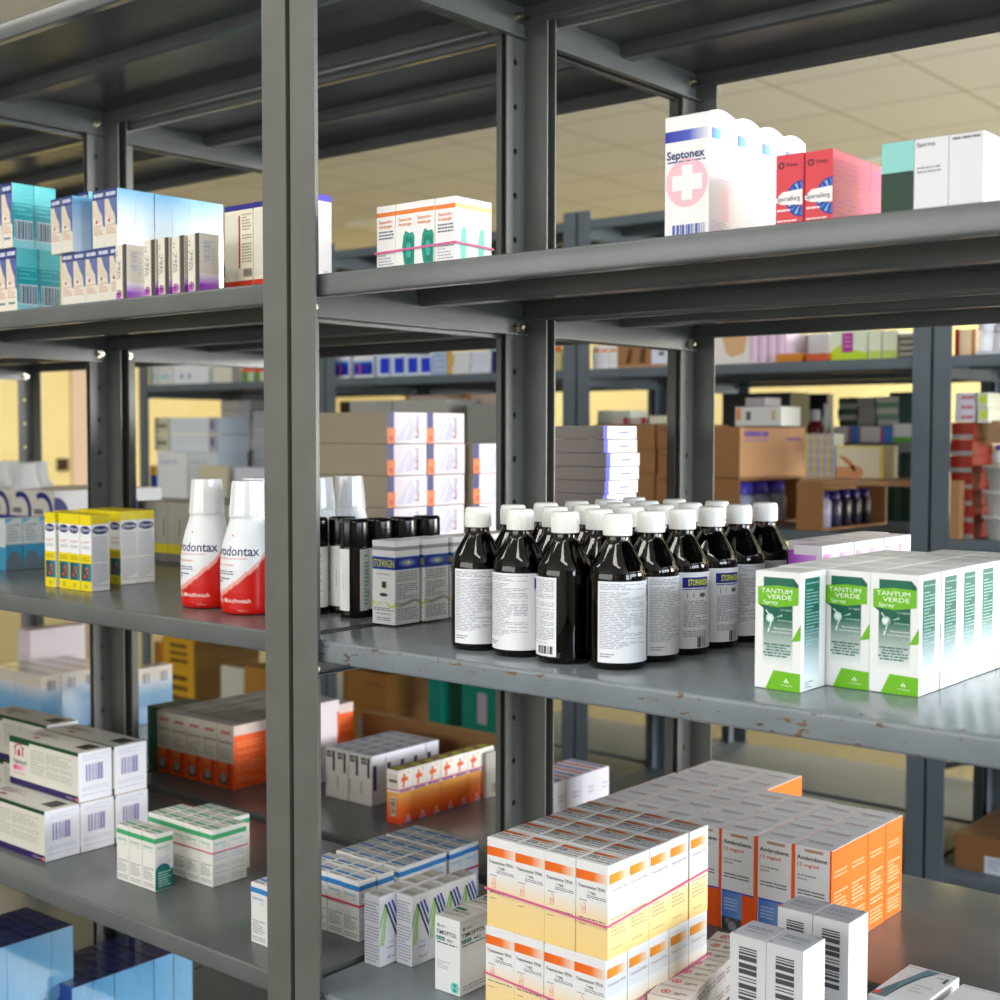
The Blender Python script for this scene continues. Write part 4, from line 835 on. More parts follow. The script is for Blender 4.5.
# white and blue gradient cartons, rear lower left
def wbd(b):
    for f in 'FR': b.rect(f,0,0,1,.55,(60,140,205),(130,180,220),vert=True); b.rect(f,0,.55,1,.8,(130,180,220),(222,222,226),vert=True)
    b.rect('T',.05,.2,.95,.8,(190,176,120)); b.lines('T',.1,.3,.9,.7,3,(120,110,80),3); b.bars('R',.3,.72,.75,.9,(110,110,130),3,3,n=14)
wb = plain(.034,.048,.125,(222,214,200),{},wbd,'blue_gradient_carton'); wb.materials[0] = WRAP
G = 'blue gradient cartons on the rear lower left shelf'
q = onY(41, 700, .55)
block(wb, 'blue_gradient_carton', 'x', 'box', q.x, .55, L, 6, 4, 1, G, lab=lambda i, j, k: f"white to blue shaded carton, {ORD[j]} row, {nth(i,6)}")
q = onY(146, 700, .76)
block(wb, 'blue_gradient_carton', 'x', 'box', q.x, .735, L, 1, 2, 1, G, lab=lambda i, j, k: f"white to blue shaded carton right of the rear post, {['near','far'][j]}")
def pwd(b): b.lines('F',.1,.1,.8,.5,6,(206,200,216),3); b.rect('T',0,0,1,1,(210,190,190)); b.lines('R',.1,.1,.6,.4,5,(206,200,216),4)
pw = plain(.055,.075,.115,(232,218,226),dict(R=(236,224,232)),pwd,'pinkish_white_carton')
q = onY(0, 660, .62)
block(pw, 'pinkish_white_carton', 'x', 'box', q.x-.002, .70, L+.0655, 1, 2, 1, 'pinkish white cartons at the left edge', lab=lambda i, j, k: f"pinkish white carton at the left edge, {['near','far'][j]} of two")
pb = plain(.055,.075,.064,(200,190,170),name='cream_base_carton')
block(pb, 'cream_base_carton', 'x', 'box', q.x-.002, .70, L, 1, 2, 1, 'cream cartons under the pinkish ones', lab=lambda i, j, k: f"cream carton under the pinkish white ones, {['near','far'][j]}")
# ------------------------------------------------------------------ lower shelf, right bay
G = Gb
for gi, (x1, y0, nx, ny, s) in enumerate([(-.043,.140,4,2,'nearest group'),(-.043+.0,.212,4,3,'middle group'),(-.043,.312,4,2,'back group')]):
    block(sblu, 'nasal_drops_carton', 'x', 'box', x1, y0, L, nx, ny, 1, G, jit=.0015, lab=lambda i, j, k: f"blue striped drops carton, {s}, {['front','middle' if ny == 3 else 'back','back'][j]} row, {nth(i,nx)}")
band('rubber_band', -.043-.1226, .140, -.043, .2015, L+.048, 'pink rubber band round the nearest blue striped cartons', RUBRED)
band('rubber_band', -.043-.1226, .312, -.043, .3735, L+.045, 'red rubber band round the rearmost blue striped cartons', RUBRED)
vi = visine(); G = 'white cartons with green and blue slanted bars on the lower shelf'
block(vi, 'eye_drops_carton', 'x', 'box', .034, .099, L, 1, 2, 1, G, lab=lambda i, j, k: f"white carton with slanted green and blue bars, left column, {['near','far'][j]}")
block(vi, 'eye_drops_carton', 'x', 'box', .063, .1255, L, 1, 4, 1, G, lab=lambda i, j, k: f"white carton with slanted green and blue bars, right column, {ORD[j]}")
block(vi, 'eye_drops_carton', 'x', 'box', .034, .1605, L, 1, 2, 1, G, lab=lambda i, j, k: f"white carton with slanted green and blue bars, left column rear, {['near','far'][j]}")
ti = timoptol()
block(ti, 'timolol_drops_carton', 'x', 'box', .166, .0965, L, 1, 2, 1, 'white and teal drops cartons on the lower shelf', lab=lambda i, j, k: f"white carton with teal strip and diamond mark, {['near','rear'][j]} one")
tr = trimet(); G = 'orange and cream banded cartons on the lower shelf'
block(tr, 'tablet_carton', 'orange striped cream carton', 'box', .3805, .086, L, 4, 5, 2, G, jit=.0012, rj=.008, keep=lambda i, j, k: k == 1 or j == 0 or i == 3)
zt = L+.1009
band('rubber_band', .3805-.1656, .086, .3805, .086+.2000, zt+.036, 'pink rubber band round the top right of the orange striped cartons', dz=(.006,-.0,.012,0), th=.0011)
band('rubber_band', .3805-.1656, .0850, .3805+.0010, .086+.1990, L+.041, 'pink rubber band round the bottom layer of orange striped cartons', dz=(.006,-.004,.008,0), th=.0010)
am = ambro(); G = 'orange sided syrup cartons on the rear lower shelf'
block(am, 'syrup_carton', 'x', 'box', .4375, .4865, L, 7, 4, 1, G, jit=.0015, lab=lambda i, j, k: f"grey and orange syrup carton, {ORD[j]} row, {nth(i,7)}")
block(am, 'syrup_carton', 'x', 'box', .232, .7015, L, 3, 2, 1, G, jit=.0015, keep=lambda i, j, k: True, lab=lambda i, j, k: f"grey and orange syrup carton, {['fifth','sixth'][j]} row at the back, {nth(i,3)}")
gr = greybar(); G = 'silver white barcoded cartons on the lower shelf'
block(gr, 'barcoded_carton', 'x', 'box', .550, .1956, L, 2, 1, 1, G, lab=lambda i, j, k: f"silver white barcoded carton of the near pair, {['left','right'][i]}")
block(gr, 'barcoded_carton', 'x', 'box', .5500, .3004, L, 2, 1, 1, G, lab=lambda i, j, k: f"silver white barcoded carton of the rear pair, {['left','right'][i]}")
def rdd(b):
    b.rect('T',0,0,1,.03,(150,40,50),k=4); b.rect('T',0,0,.02,1,(150,40,50),k=4); b.disc('T',.35,.5,.0055,(220,90,80),3,r0=.004); b.disc('T',.35,.5,.0022,(220,90,80),3); b.lines('T',.58,.35,.9,.6,2,(90,80,80),4,th=.6); b.rect('F',0,0,1,.3,(226,190,186)); b.lines('R',.1,.3,.9,.7,2,(180,140,140),3)
rd = plain(.044,.030,.022,(230,222,214),{},rdd,'red_mark_carton')
block(rd, 'red_mark_carton', 'x', 'box', .428, .165, L+.0225, 1, 7, 1, 'small flat white cartons with red mark', rot=.18, lab=lambda i, j, k: f"small flat white carton with red round mark, right column, {ORD[j]}")
block(rd, 'red_mark_carton', 'x', 'box', .428, .165, L, 1, 7, 1, 'small flat white cartons with red mark', rot=.18, lab=lambda i, j, k: f"small flat white carton with red mark, underneath, {ORD[j]} from the front")
def lfd(b):
    b.poly('T',[(.02,.03),(.40,.97),(.62,.97),(.45,.7)],(96,146,162)); b.poly('T',[(.02,.03),(.45,.7),(.34,.35),(.30,.03)],(96,146,162)); b.poly('T',[(.02,.03),(.22,.5),(.28,.3),(.24,.03)],(60,120,136),3); b.poly('T',[(.28,.03),(.33,.38),(.45,.72),(.64,.97),(.67,.97),(.48,.70),(.36,.36),(.31,.03)],(20,70,90),4); b.disc('T',.10,.10,.005,(220,90,70),5); b.rect('T',.86,.72,.92,.86,(30,90,110)); b.lines('T',.5,.3,.85,.55,3,(190,200,206),4); b.lines('T',.7,.8,.84,.86,1,(150,160,170),5)
lf = plain(.060,.112,.020,(226,232,236),dict(R=(240,242,244)),lfd,'leaf_carton')
block(lf, 'leaf_carton', 'x', 'box', .604, .366, L, 1, 1, 1, lab=lambda i, j, k: 'flat white carton with teal leaf print, at the bottom right')
p = plain(.05,.09,.020,(232,234,238),name='white_flat_carton'); block(p, 'white_flat_carton', 'x', 'box', .665, .372, L, 1, 1, 1, lab=lambda i, j, k: 'flat plain white carton at the bottom right corner')
# rear lower right
def wkd(b): b.rect('F',.62,.55,.82,.95,(50,50,60)); b.lines('F',.1,.8,.55,.95,2,(60,60,60),3,th=.8); b.lines('T',.1,.2,.9,.8,3,(130,132,150),4,th=.6,wd=.4); b.rect('R',.1,.3,.35,.8,(60,66,110)); b.bars('F',.06,.2,.16,.45,(80,80,80),3,3,horiz=True)
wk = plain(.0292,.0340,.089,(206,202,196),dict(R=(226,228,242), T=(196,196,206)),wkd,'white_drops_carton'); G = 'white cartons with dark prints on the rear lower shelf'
block(wk, 'white_drops_carton', 'x', 'box', -.485, .60, L, 4, 5, 1, G, lab=lambda i, j, k: f"white carton with dark print, {ORD[j]} row, {nth(i,4)}")
oT = orangeT(); G = 'orange antacid cartons in a line on the rear lower shelf'
block(oT, 'antacid_carton', 'x', 'box', -.375, .552, L, 1, 7, 1, G, lab=lambda i, j, k: f"orange carton with yellow spot on top, {nth(j,7,'nearest','farthest','the front')}")
band('rubber_band', -.375-.0262, .552, -.375, .552+.2464, L+.058, 'purple pink rubber band round the line of orange cartons')
def ggd(b): b.bars('F',.3,.1,.8,.3,(110,108,104),3,3,n=14); b.bars('R',.3,.1,.8,.3,(110,108,104),3,3,n=14); b.rect('T',0,0,1,1,(70,150,160))
gg = plain(.04,.05,.082,(178,176,168),{},ggd,'grey_carton')
q = onY(497, 800, .80)
block(gg, 'grey_carton', 'x', 'box', q.x, .77, L, 1, 1, 1, lab=lambda i, j, k: 'grey carton with barcode between the orange line and the post')
def srd(b): b.rect('T',0,.2,.95,.4,(200,80,70)); b.rect('T',0,.65,.95,.85,(60,100,170)); b.lines('R',.5,.5,.9,.7,2,(190,190,220),3)
sr = plain(.085,(onX(609, 800, -.165).y-onX(551, 800, -.165).y)/4-.0006,.074,(226,226,240),dict(R=(232,234,250)),srd,'striped_top_carton')
ys0 = onX(551, 800, -.165).y; ys1 = onX(609, 800, -.165).y
block(sr, 'striped_top_carton', 'x', 'box', -.165, ys0, L, 1, 4, 1, 'white cartons with red and blue striped tops', lab=lambda i, j, k: f"white carton with red and blue striped top, {['nearest','second','third','farthest'][j]}")
# big pinkish white carton behind the orange ones
p = plain(.075,.11,.165,(222,214,216),dict(R=(232,224,232), T=(180,176,180)),lambda b: (b.rect('R',.94,0,1,.85,(230,100,60)), b.lines('R',.1,.05,.6,.2,3,(196,190,214),3)),'white_carton')
xw = onY(306, 740, .62).x; dw = onX(339, 740, xw).y-.62
p = plain(.075,dw,.150,(222,214,216),dict(R=(232,224,232), T=(180,176,180)),lambda b: (b.rect('R',.94,0,1,.85,(230,100,60)), b.lines('R',.1,.05,.6,.2,3,(196,190,214),3)),'white_carton')
block(p, 'white_carton', 'x', 'box', xw, .62, L, 1, 1, 1, lab=lambda i, j, k: 'large pinkish white carton just right of the front post, lower shelf')

# ------------------------------------------------------------------ bottom shelf: blue wrapped cartons
def bld(b):
    b.rect('R',0,.0,1,.25,(190,216,240),(120,180,230),vert=True); b.rect('R',0,.25,1,1,(130,196,240),(96,174,232),vert=True); b.poly('R',[(.25,.12),(.75,.12),(.75,.28),(.25,.24)],(30,110,190),4); b.disc('R',.62,.17,.007,(210,228,244),5)
    b.rect('T',0,0,1,1,(26,34,96)); b.lines('T',.08,.1,.92,.9,4,(70,96,170),4,th=.4,wd=.4); b.rect('T',.3,.4,.7,.6,(24,26,120),k=3)
bl = plain(.070,.040,.150,(40,70,160),{},bld,'blue_carton'); bl.materials[0] = WRAP
P = onX(73, 965, -.70); Z = B
def bx_from_top(px, py, ztop): return onZ(px, py, ztop)
q = bx_from_top(73, 926, B+.2405)
G = 'blue wrapped cartons on the bottom left shelf'
block(bl, 'blue_carton', 'x', 'box', q.x, q.y-4*.0406, B+.0905+.0, 2, 4, 1, G, w=.07, h=.15, lab=lambda i, j, k: f"blue wrapped carton, taller left stack, {ORD[j]} row, {['left','right'][i]}")
bl2 = plain(.070,.040,.0900,(40,70,160),{},bld,'blue_carton'); bl2.materials[0] = WRAP
block(bl2, 'blue_carton', 'x', 'box', q.x, q.y-4*.0406, B, 2, 4, 1, G, lab=lambda i, j, k: f"short blue carton under the taller left stack, {ORD[j]} row, {['left','right'][i]}")
q2 = bx_from_top(192, 952-5, B+.150)
block(bl, 'blue_carton', 'x', 'box', q2.x, q2.y-6*.0406, B, 2, 6, 1, G, lab=lambda i, j, k: f"blue wrapped carton, lower right stack, {ORD[j]} row, {['left','right'][i]}")

# ------------------------------------------------------------------ goods on the shelves beyond (front faces stand on the plane Y)
def trim(a, c, Y):
    """keep goods clear of the posts where two bays of the far runs meet"""
    if Y > FAR:
        a = max(a, -2.975)
        for k in range(4):
            x = -.02-.99*k-.0045
            if a < x+.010 and c > x-.010:
                if x-a > c-x: c = x-.011
                else: a = x+.011
    return a, c
def fb(name, label, px0, px1, pytop, lev, Y, depth, col, cols={}, deco=None, group=None, base=None, cat='box', n=1, copies_label=None, rot=0, m=None):
    """one carton whose front face spans px0..px1 on the plane Y, standing on level lev (or on base)"""
    a, c = trim(onY(px0, 437, Y).x, onY(px1, 437, Y).x, Y); z0 = lev if base is None else base
    if c-a < .006: return None
    h = onY((px0+px1)/2, pytop, Y).z-z0-.0006
    if abs(z0-FM) < .002 and z0+h > FU-.052: h = FU-.053-z0
    me = plain((c-a)-.0008, depth, h, col, cols, deco, name, m)
    o = obj(name, me, None, ((a+c)/2, Y+depth/2, z0+.0005), rot); tag(o, label, cat, group); return o
def stack(name, desc, px0, px1, pytop, lev, Y, depth, n, col, cols={}, deco=None, group=None, base=None, keep=None, cat='box', jit=.003):
    """n like cartons lying one on another"""
    a, c = trim(onY(px0, 437, Y).x, onY(px1, 437, Y).x, Y); z0 = lev if base is None else base
    h = (onY((px0+px1)/2, pytop, Y).z-z0)/n
    me = plain((c-a)-.0008, depth, h-.0006, col, cols, deco, name)
    for k in range(n):
        if keep and not keep(k): continue
        lb = desc+(', '+('bottom' if k == 0 else 'top' if k == n-1 else ORD[k]+' from the bottom') if n > 1 else '')
        tag(obj(name, me, None, ((a+c)/2+rnd.uniform(-jit, jit), Y+depth/2+rnd.uniform(-jit, jit), z0+.0005+k*h)), lb, cat, group)
def ztop(px, py, Y): return onY(px, py, Y).z
FY = FAR+.035; FU, FM = U-.006, M+.006
# rear shelf behind the black bottles: long grey cartons with printed ends towards the window
def ald(b):
    b.rect('R',0,0,.17,1,(30,44,120)); b.rect('R',0,0,.19,.50,(238,120,50),k=3); b.disc('R',.10,.17,.005,(220,70,40),4); b.poly('R',[(.22,.1),(.55,.85),(.68,.9),(.5,.5),(.42,.1)],(214,212,236)); b.poly('R',[(.45,.1),(.62,.75),(.72,.5),(.62,.1)],(200,200,230),3); b.text('R','Augmentin' if False else 'Avamiol',.80,.15,.12,(70,72,120),.7,0,4,True)
    b.disc('R',.72,.3,.008,(240,160,150),3,r0=.0065)
Y0 = .60; x1 = onY(387, 437, Y0).x; yb = onX(427, 437, x1).y; hh = (onY(387, 412, Y0).z-M)/5
al = plain(.20, yb-Y0-.001, hh-.0008, (178,164,140), dict(R=(236,226,236), T=(190,184,176)), ald, 'long_grey_carton')
for j in range(2):
    for k in range(5):
        tag(obj('long_grey_carton', al, None, (x1-.1+rnd.uniform(-.001,.001), Y0+(yb-Y0)*(j+.5), M+.0005+k*hh)), f"long grey carton, orange and blue striped end, {['near','second'][j]} stack, {'bottom' if k == 0 else ORD[k]+' up' if k < 4 else 'top'}", 'box', 'long grey cartons with printed ends')
for k in range(4):
    tag(obj('long_grey_carton', al, None, (x1-.1+.012, Y0+(yb-Y0)*2.6, M+.0005+k*hh)), f"long grey carton with printed end, third lower stack, {['bottom','second up','third up','top'][k]}", 'box', 'long grey cartons with printed ends')
# five flat cartons behind the brown bottles
def fld(b): b.rect('R',0,0,.12,1,(60,70,220)); b.lines('R',.45,.42,.75,.55,1,(90,90,220),3,th=1,wd=.4)
Y0 = .62; x1 = onY(604, 437, Y0).x; dd = onX(637, 437, x1).y-Y0; n5 = 15; hh = (onY(604, 426, Y0).z-M)/n5
fl = plain(.15, dd, hh-.0008, (160,148,142), dict(R=(240,240,248), T=(200,196,196)), fld, 'flat_grey_carton')
hh5 = .0215; n5 = int((onY(604, 426, Y0).z-M)/hh5+.5); hh5 = (onY(604, 426, Y0).z-M)/n5
fl = plain(.15, dd, hh5-.0008, (160,148,142), dict(R=(240,240,248), T=(200,196,196)), fld, 'flat_grey_carton')
for k in range(n5):
    tag(obj('flat_grey_carton', fl, None, (x1-.075+[0,-.002,.003,.006,.008][k % 5]*.6, Y0+dd/2, M+.0005+k*hh5)), f"flat grey carton with white and blue end, {ORD[k] if k < n5-1 else 'topmost'}{' from the bottom' if k < n5-1 else ''} of its stack", 'box', 'flat grey cartons behind the brown bottles')
# small cartons behind, rear right shelf
# ---------------- far run, upper shelf
def navy(b): b.rect('F',0,.12,1,.62,(30,40,170)); b.rect('F',0,.62,1,.72,(60,150,220)); b.disc('F',.18,.40,.018,(220,90,150),3,r0=.012,a0=-80,a1=90)
for i, (a, c) in enumerate([(331,349),(354,373)]): fb('navy_banded_carton', f"white carton with navy band and pink arc on far shelf, {['left','right'][i]}", a, c, 355, FU, FY, .08, (236,238,246), {}, navy, 'navy banded cartons on the far shelf')
for i, a in enumerate((377,391.5,405,418)): fb('blue_square_carton', f"small white carton with blue square on the far shelf, {nth(i,4)}", a, a+12.5, 355, FU, FY, .08, (220,232,248), {}, lambda b: b.rect('F',.25,.15,1,.85,(30,60,214)), 'blue square cartons on the far shelf')
stack('pale_blue_flat_carton', 'pale blue flat carton in the stack on the far shelf', 432, 447, 352, FU, FY, .10, 4, (186,206,232), {}, lambda b: b.rect('F',.1,.3,.9,.5,(110,150,200)), 'pale blue flat cartons')
fb('amber_edged_carton', 'narrow amber carton standing between pale flats on the far shelf', 448, 452, 352, FU, FY, .10, (240,180,60))
stack('white_flat_carton', 'white flat carton in the stack beside the amber edge', 453, 470, 352, FU, FY, .10, 5, (230,232,236), {}, None, 'white flat cartons on the far shelf')
stack('white_flat_carton', 'white flat carton in the stack next to the dark carton', 471, 491, 351, FU, FY, .10, 5, (222,228,242), {}, None, 'white flat cartons on the far shelf')
fb('navy_carton', 'dark navy carton on the far shelf beside the post', 492, 503, 351, FU, FY, .10, (24,34,90))
fb('orange_topped_carton', 'orange topped cream carton on far shelf, left of the far post pair', 550, 561, 347, FU, FY, .10, (226,214,150), {}, lambda b: b.rect('F',0,.78,1,1,(240,120,20)))
for i in range(3): fb('orange_printed_carton', f"white carton with orange print right of the far post pair, {['left','middle','right'][i]}", 592+8.4*i, 600+8.4*i, 346, FU, FY, .10, (244,242,242), {}, lambda b: (b.lines('F',.1,.72,.9,.86,1,(240,150,80),3,th=1,wd=.5), b.lines('F',.1,.2,.9,.6,4,(214,214,220),4)), 'white cartons with orange print')
fb('brown_carton', 'brown carton with dark print and white label on the far shelf', 617, 669, 345, FU, FY, .16, (164,116,76), {}, lambda b: (b.rect('F',.66,.14,1.0,.92,(226,230,244)), b.rect('F',.80,.5,.9,.66,(90,96,110),k=3), b.poly('F',[(.15,.2),(.22,.85),(.30,.85),(.26,.2)],(90,60,20)), b.poly('F',[(.42,.2),(.46,.85),(.56,.85),(.54,.2)],(90,60,20)), b.rect('F',0,0,1,.1,(190,150,110),k=2)))
fb('tan_printed_carton', 'white and tan printed carton on the far shelf beside the dark post', 713, 749, 333, FU, FY, .12, (240,232,226), {}, lambda b: b.poly('F',[(.2,1),(.95,1),(.85,.35),(.5,.22),(.35,.35)],(226,180,134)))
for i in range(4): fb('pink_printed_carton', f"white carton with pink print on the far shelf, {nth(i,4)}", 749.5+9*i, 758+9*i, 333, FU, FY, .12, (244,226,242), {}, lambda b: (b.rect('F',.1,.1,.4,.95,(236,190,230)), b.rect('F',.9,0,1,1,(236,120,190),k=3)), 'white and pink cartons on the far shelf')
fb('amber_tray', 'low amber tray on the far shelf', 775, 800, 354, FU, FY-.02, .10, (206,128,28), cat='tray')
fb('red_tray', 'low red and orange tray on the far shelf', 806, 826, 354, FU, FY-.02, .10, (206,84,36), cat='tray')
fb('white_tall_carton', 'tall white carton left of the lime printed ones on the far shelf', 807, 828, 334, FU, FY+.09, .10, (232,234,238))
for i, (a, c) in enumerate([(829,866),(867,880),(881,896)]): fb('lime_printed_carton', f"white carton with lime green foot on the far shelf, {['widest, purple tag','middle','right'][i]}", a, c, 331, FU, FY, .12, (232,238,214), {}, (lambda b: (b.poly('F',[(0,0),(1,0),(1,.25),(.6,.35),(.3,.55),(0,.3)],(196,226,40)), b.rect('F',.32,.26,.62,.92,(176,50,150),k=3), b.lines('F',.38,.4,.56,.85,3,(220,140,210),3,k=4))) if i == 0 else (lambda b: b.rect('F',0,0,1,.3,(200,224,110))), 'lime printed cartons on the far shelf')
stack('slatted_flat_carton', 'flat grey carton in the dark gapped stack by the far post', 897, 914, 334, FU, FY, .10, 4, (176,168,160), {}, lambda b: b.rect('F',0,0,1,.35,(70,66,60)), 'flat grey cartons by the far post')
fb('red_spined_carton', 'thin dark red carton right of the far post pair, upper shelf', 953, 957, 330, FU, FY, .10, (190,60,40))
fb('tan_carton', 'cream and tan upright carton right of the far post pair', 957.5, 974, 330, FU, FY, .10, (244,214,176), {}, lambda b: b.rect('F',.75,0,1,1,(190,130,70)))
def jar(name, label, px, pytop, lev, Y, r, body, capc, hcap=.25, cat='bottle', group=None, base=None):
    x = onY(px, 437, Y).x; z0 = (lev if base is None else base)+.0005; h = onY(px, pytop, Y).z-z0
    root = empty(name, (x, Y, z0)); b = Mesh(); hb = h*(1-hcap)
    b.lathe([(r*.9,0),(r,.004),(r,hb*.72),(r*.86,hb*.86),(r*.55,hb*.97),(r*.52,hb)], 28, body); obj('bottle_body', b, root, mat_=PLASTIC)
    b = Mesh(); b.lathe([(r*.66,hb),(r*.68,hb+.003),(r*.64,h-.003),(r*.56,h),(.0005,h)], 28, capc); obj('bottle_cap', b, root, mat_=PLASTIC)
    tag(root, label, cat, group); return root
jar('white_bottle', 'white bottle with lavender band on the far upper shelf at the right', 986, 324, FU, FY+.05, .030, (236,238,244), (230,230,240))
jar('white_bottle', 'white bottle cut by the right picture edge, far upper shelf', 1004, 324, FU, FY+.05, .030, (226,226,236), (220,220,230))
fb('flat_white_box', 'low white tray in front of the white bottles, far upper shelf', 975, 1012, 351, FU, FY-.03, .05, (206,212,222), cat='tray')
for i, (a, c) in enumerate([(144,158),(159,173)]): fb('pale_carton', f"pale carton with faint blue mark on the far left shelf, {['left','right'][i]}", a, c, 365, FU, FY, .10, (222,226,222), {}, lambda b: b.rect('F',.2,.35,.8,.5,(150,206,226)), 'pale cartons on the far left shelf')
fb('white_carton', 'white carton with two small marks on the far left shelf', 174, 209, 364, FU, FY, .12, (232,238,244), {}, lambda b: (b.rect('F',.2,.3,.28,.5,(120,150,190)), b.rect('F',.42,.3,.5,.5,(120,150,190))))
fb('cream_carton', 'cream carton with grey side on the far left shelf', 213, 241, 366, FU, FY, .12, (226,224,208), {}, lambda b: b.rect('F',.7,0,1,1,(150,150,148)))
for i in range(2): fb('red_green_carton', f"small red and green carton on the far left shelf, {['left','right'][i]}", 243+12*i, 254+12*i, 368, FU, FY, .08, (200,210,190), {}, lambda b: (b.rect('F',0,.7,1,1,(226,90,60)), b.rect('F',0,0,.5,.7,(110,150,60))), 'red and green cartons on the far left shelf')
# ---------------- far run, top shelf
for i, (a, c, cc) in enumerate([(345,392,(70,62,52)),(395,440,(52,48,44)),(598,604,(60,58,52)),(606,640,(44,42,40))]): fb('dark_carton', f"dark carton on the top shelf of the far row, {nth(i,4)}", a, c, 246 if a < 500 else 222, T-.01-.25, FAR2+.03, .1, cc, {}, lambda b: b.rect('F',.4,.4,.6,.55,(220,90,50)), 'dark cartons high on the far row', base=U+.20) if False else None
# ---------------- far run, middle shelf: left
fb('yellow_blue_carton', 'small carton with yellow top and blue foot by the leftmost far post', 149.5, 156.5, 466, FM, FY, .10, (30,70,180), {}, lambda b: b.rect('F',0,.7,1,1,(236,180,40)))
zz = ztop(185, 452, FY+.05)
for i, (a, c) in enumerate([(157,187),(188,216)]): fb('white_carton', f"white carton in the lower layer on far left shelf, {['left','right'][i]}", a, c, 452, FM, FY, .14, (236,240,242) if i == 0 else (214,222,232), {}, lambda b: b.lines('F',.1,.7,.7,.85,1,(190,200,216),3), 'stacked white cartons on the far left shelf')
for i in range(2): fb('cream_white_carton', f"cream and white carton with dark print, {['lower','upper'][i]} of two stacked", 151, 169, 452-17*(i+1), FM, FY+.02, .14, (214,210,186), {}, lambda b: b.lines('F',.2,.4,.85,.6,1,(110,110,100),3,th=1,wd=.5), 'stacked cream cartons', base=ztop(185, 452-17*i, FY+.02)+.001)
for i in range(2): fb('white_carton', f"large white carton with grey end, {['lower','upper'][i]} of two, far left shelf", 170, 219, 452-17*(i+1), FM, FY+.02, .14, (224,232,242), {}, lambda b: (b.rect('F',.8,.0,1,1,(176,180,190)), b.rect('F',.84,.3,.9,.8,(90,100,150),k=3)), 'stacked white cartons on the far left shelf', base=ztop(185, 452-17*i, FY+.02)+.001)
for i in range(8): fb('grey_folder', f"pale grey folded carton in the tall stack, {nth(i,8,'bottom','top').replace(' from left',' up')}", 221+rnd.uniform(-1,1), 250+rnd.uniform(-1,1), 481-10*(i+1), FM, FY+.16, .12, (196,192,184), {}, lambda b: b.rect('F',.6,0,1,1,(178,184,196)), 'tall stack of pale grey cartons', base=FM+.001 if i == 0 else ztop(235, 481-10*i, FY+.16)+.001)
for i in range(7): fb('grey_folder', f"blue grey folded carton in the right stack, {nth(i,7,'bottom','top').replace(' from left',' up')}", 252+rnd.uniform(-1,1), 268, 481-10*(i+1), FM, FY+.16, .12, (176,180,186), {}, None, 'right stack of blue grey cartons', base=FM+.001 if i == 0 else ztop(260, 481-10*i, FY+.16)+.001)
fb('beige_carton', 'small beige carton in front of the pale grey stack', 198, 225, 466, FM, FY-.03, .028, (214,208,182))
fb('white_violet_carton', 'white carton with violet print behind the mouthwash caps', 234, 266, 468, FM, FY-.03, .028, (222,222,234), {}, lambda b: b.rect('F',.4,.2,.9,.6,(170,170,216)))
# middle, behind the long grey cartons
fb('grey_tray', 'long grey carton lying behind the printed end cartons', 350, 392, 401, FM, FY, .14, (176,176,170))
fb('grey_tray', 'second grey carton behind the printed end cartons, right one', 393, 446, 400, FM, FY, .14, (186,186,180))
fb('peach_carton', 'peach and cream carton on the far shelf above the printed ends', 405, 446, 394, FM, FY+.16, .12, (240,214,196), {}, lambda b: b.rect('F',0,.9,.12,1,(206,170,90)))
fb('peach_carton', 'peach and white carton on the far shelf beside the dark post', 466, 500, 393, FM, FY+.16, .12, (244,216,198), {}, lambda b: b.rect('F',0,0,.15,1,(240,150,80)))
fb('grey_green_carton', 'grey carton with green spot right of the printed ends', 467, 498, 404, FM, FY, .14, (160,162,156), {}, lambda b: b.disc('F',.1,.95,.006,(50,150,70),3,ry=.003))
# behind flat grey cartons
fb('crumpled_bag', 'crumpled white bag lying on brown cartons behind the flat grey stack', 595, 630, 411, FM, FY+.05, .08, (206,208,196), {}, None, base=ztop(610, 425, FY+.05), cat='bag')
for i in range(2): fb('red_labelled_carton', f"small grey carton with dark red end on brown cartons, {['left','right'][i]}", 612+18*i, 628+18*i, 418, FM, FY-.0, .08, (196,180,170), {}, lambda b: b.rect('F',.7,0,1,1,(170,40,50)), 'small cartons with dark red ends', base=ztop(640, 425, FY)+.001)
fb('cream_carton', 'cream carton on brown cartons left of the dark post', 649, 676, 416, FM, FY-.0, .08, (226,220,196), base=ztop(640, 425, FY)+.001)
def kr(b): b.lines('F',.1,.7,.6,.85,1,(110,70,40),3); b.rect('F',0,.985,1,1,(150,106,66)); b.rect('F',0,.0,1,.015,(150,106,66))
for i in range(4): stack('brown_carton', f"brown cardboard carton left of the dark post", 595, 655, 425, FM, FY, .2, 4, (166,118,70), {}, kr, 'brown cartons left of the dark post') if i == 0 else None
stack('brown_carton', "brown cardboard carton directly beside the dark post", 657.5, 690, 425, FM, FY, .2, 4, (160,112,66), {}, kr, 'brown cartons beside the dark post')
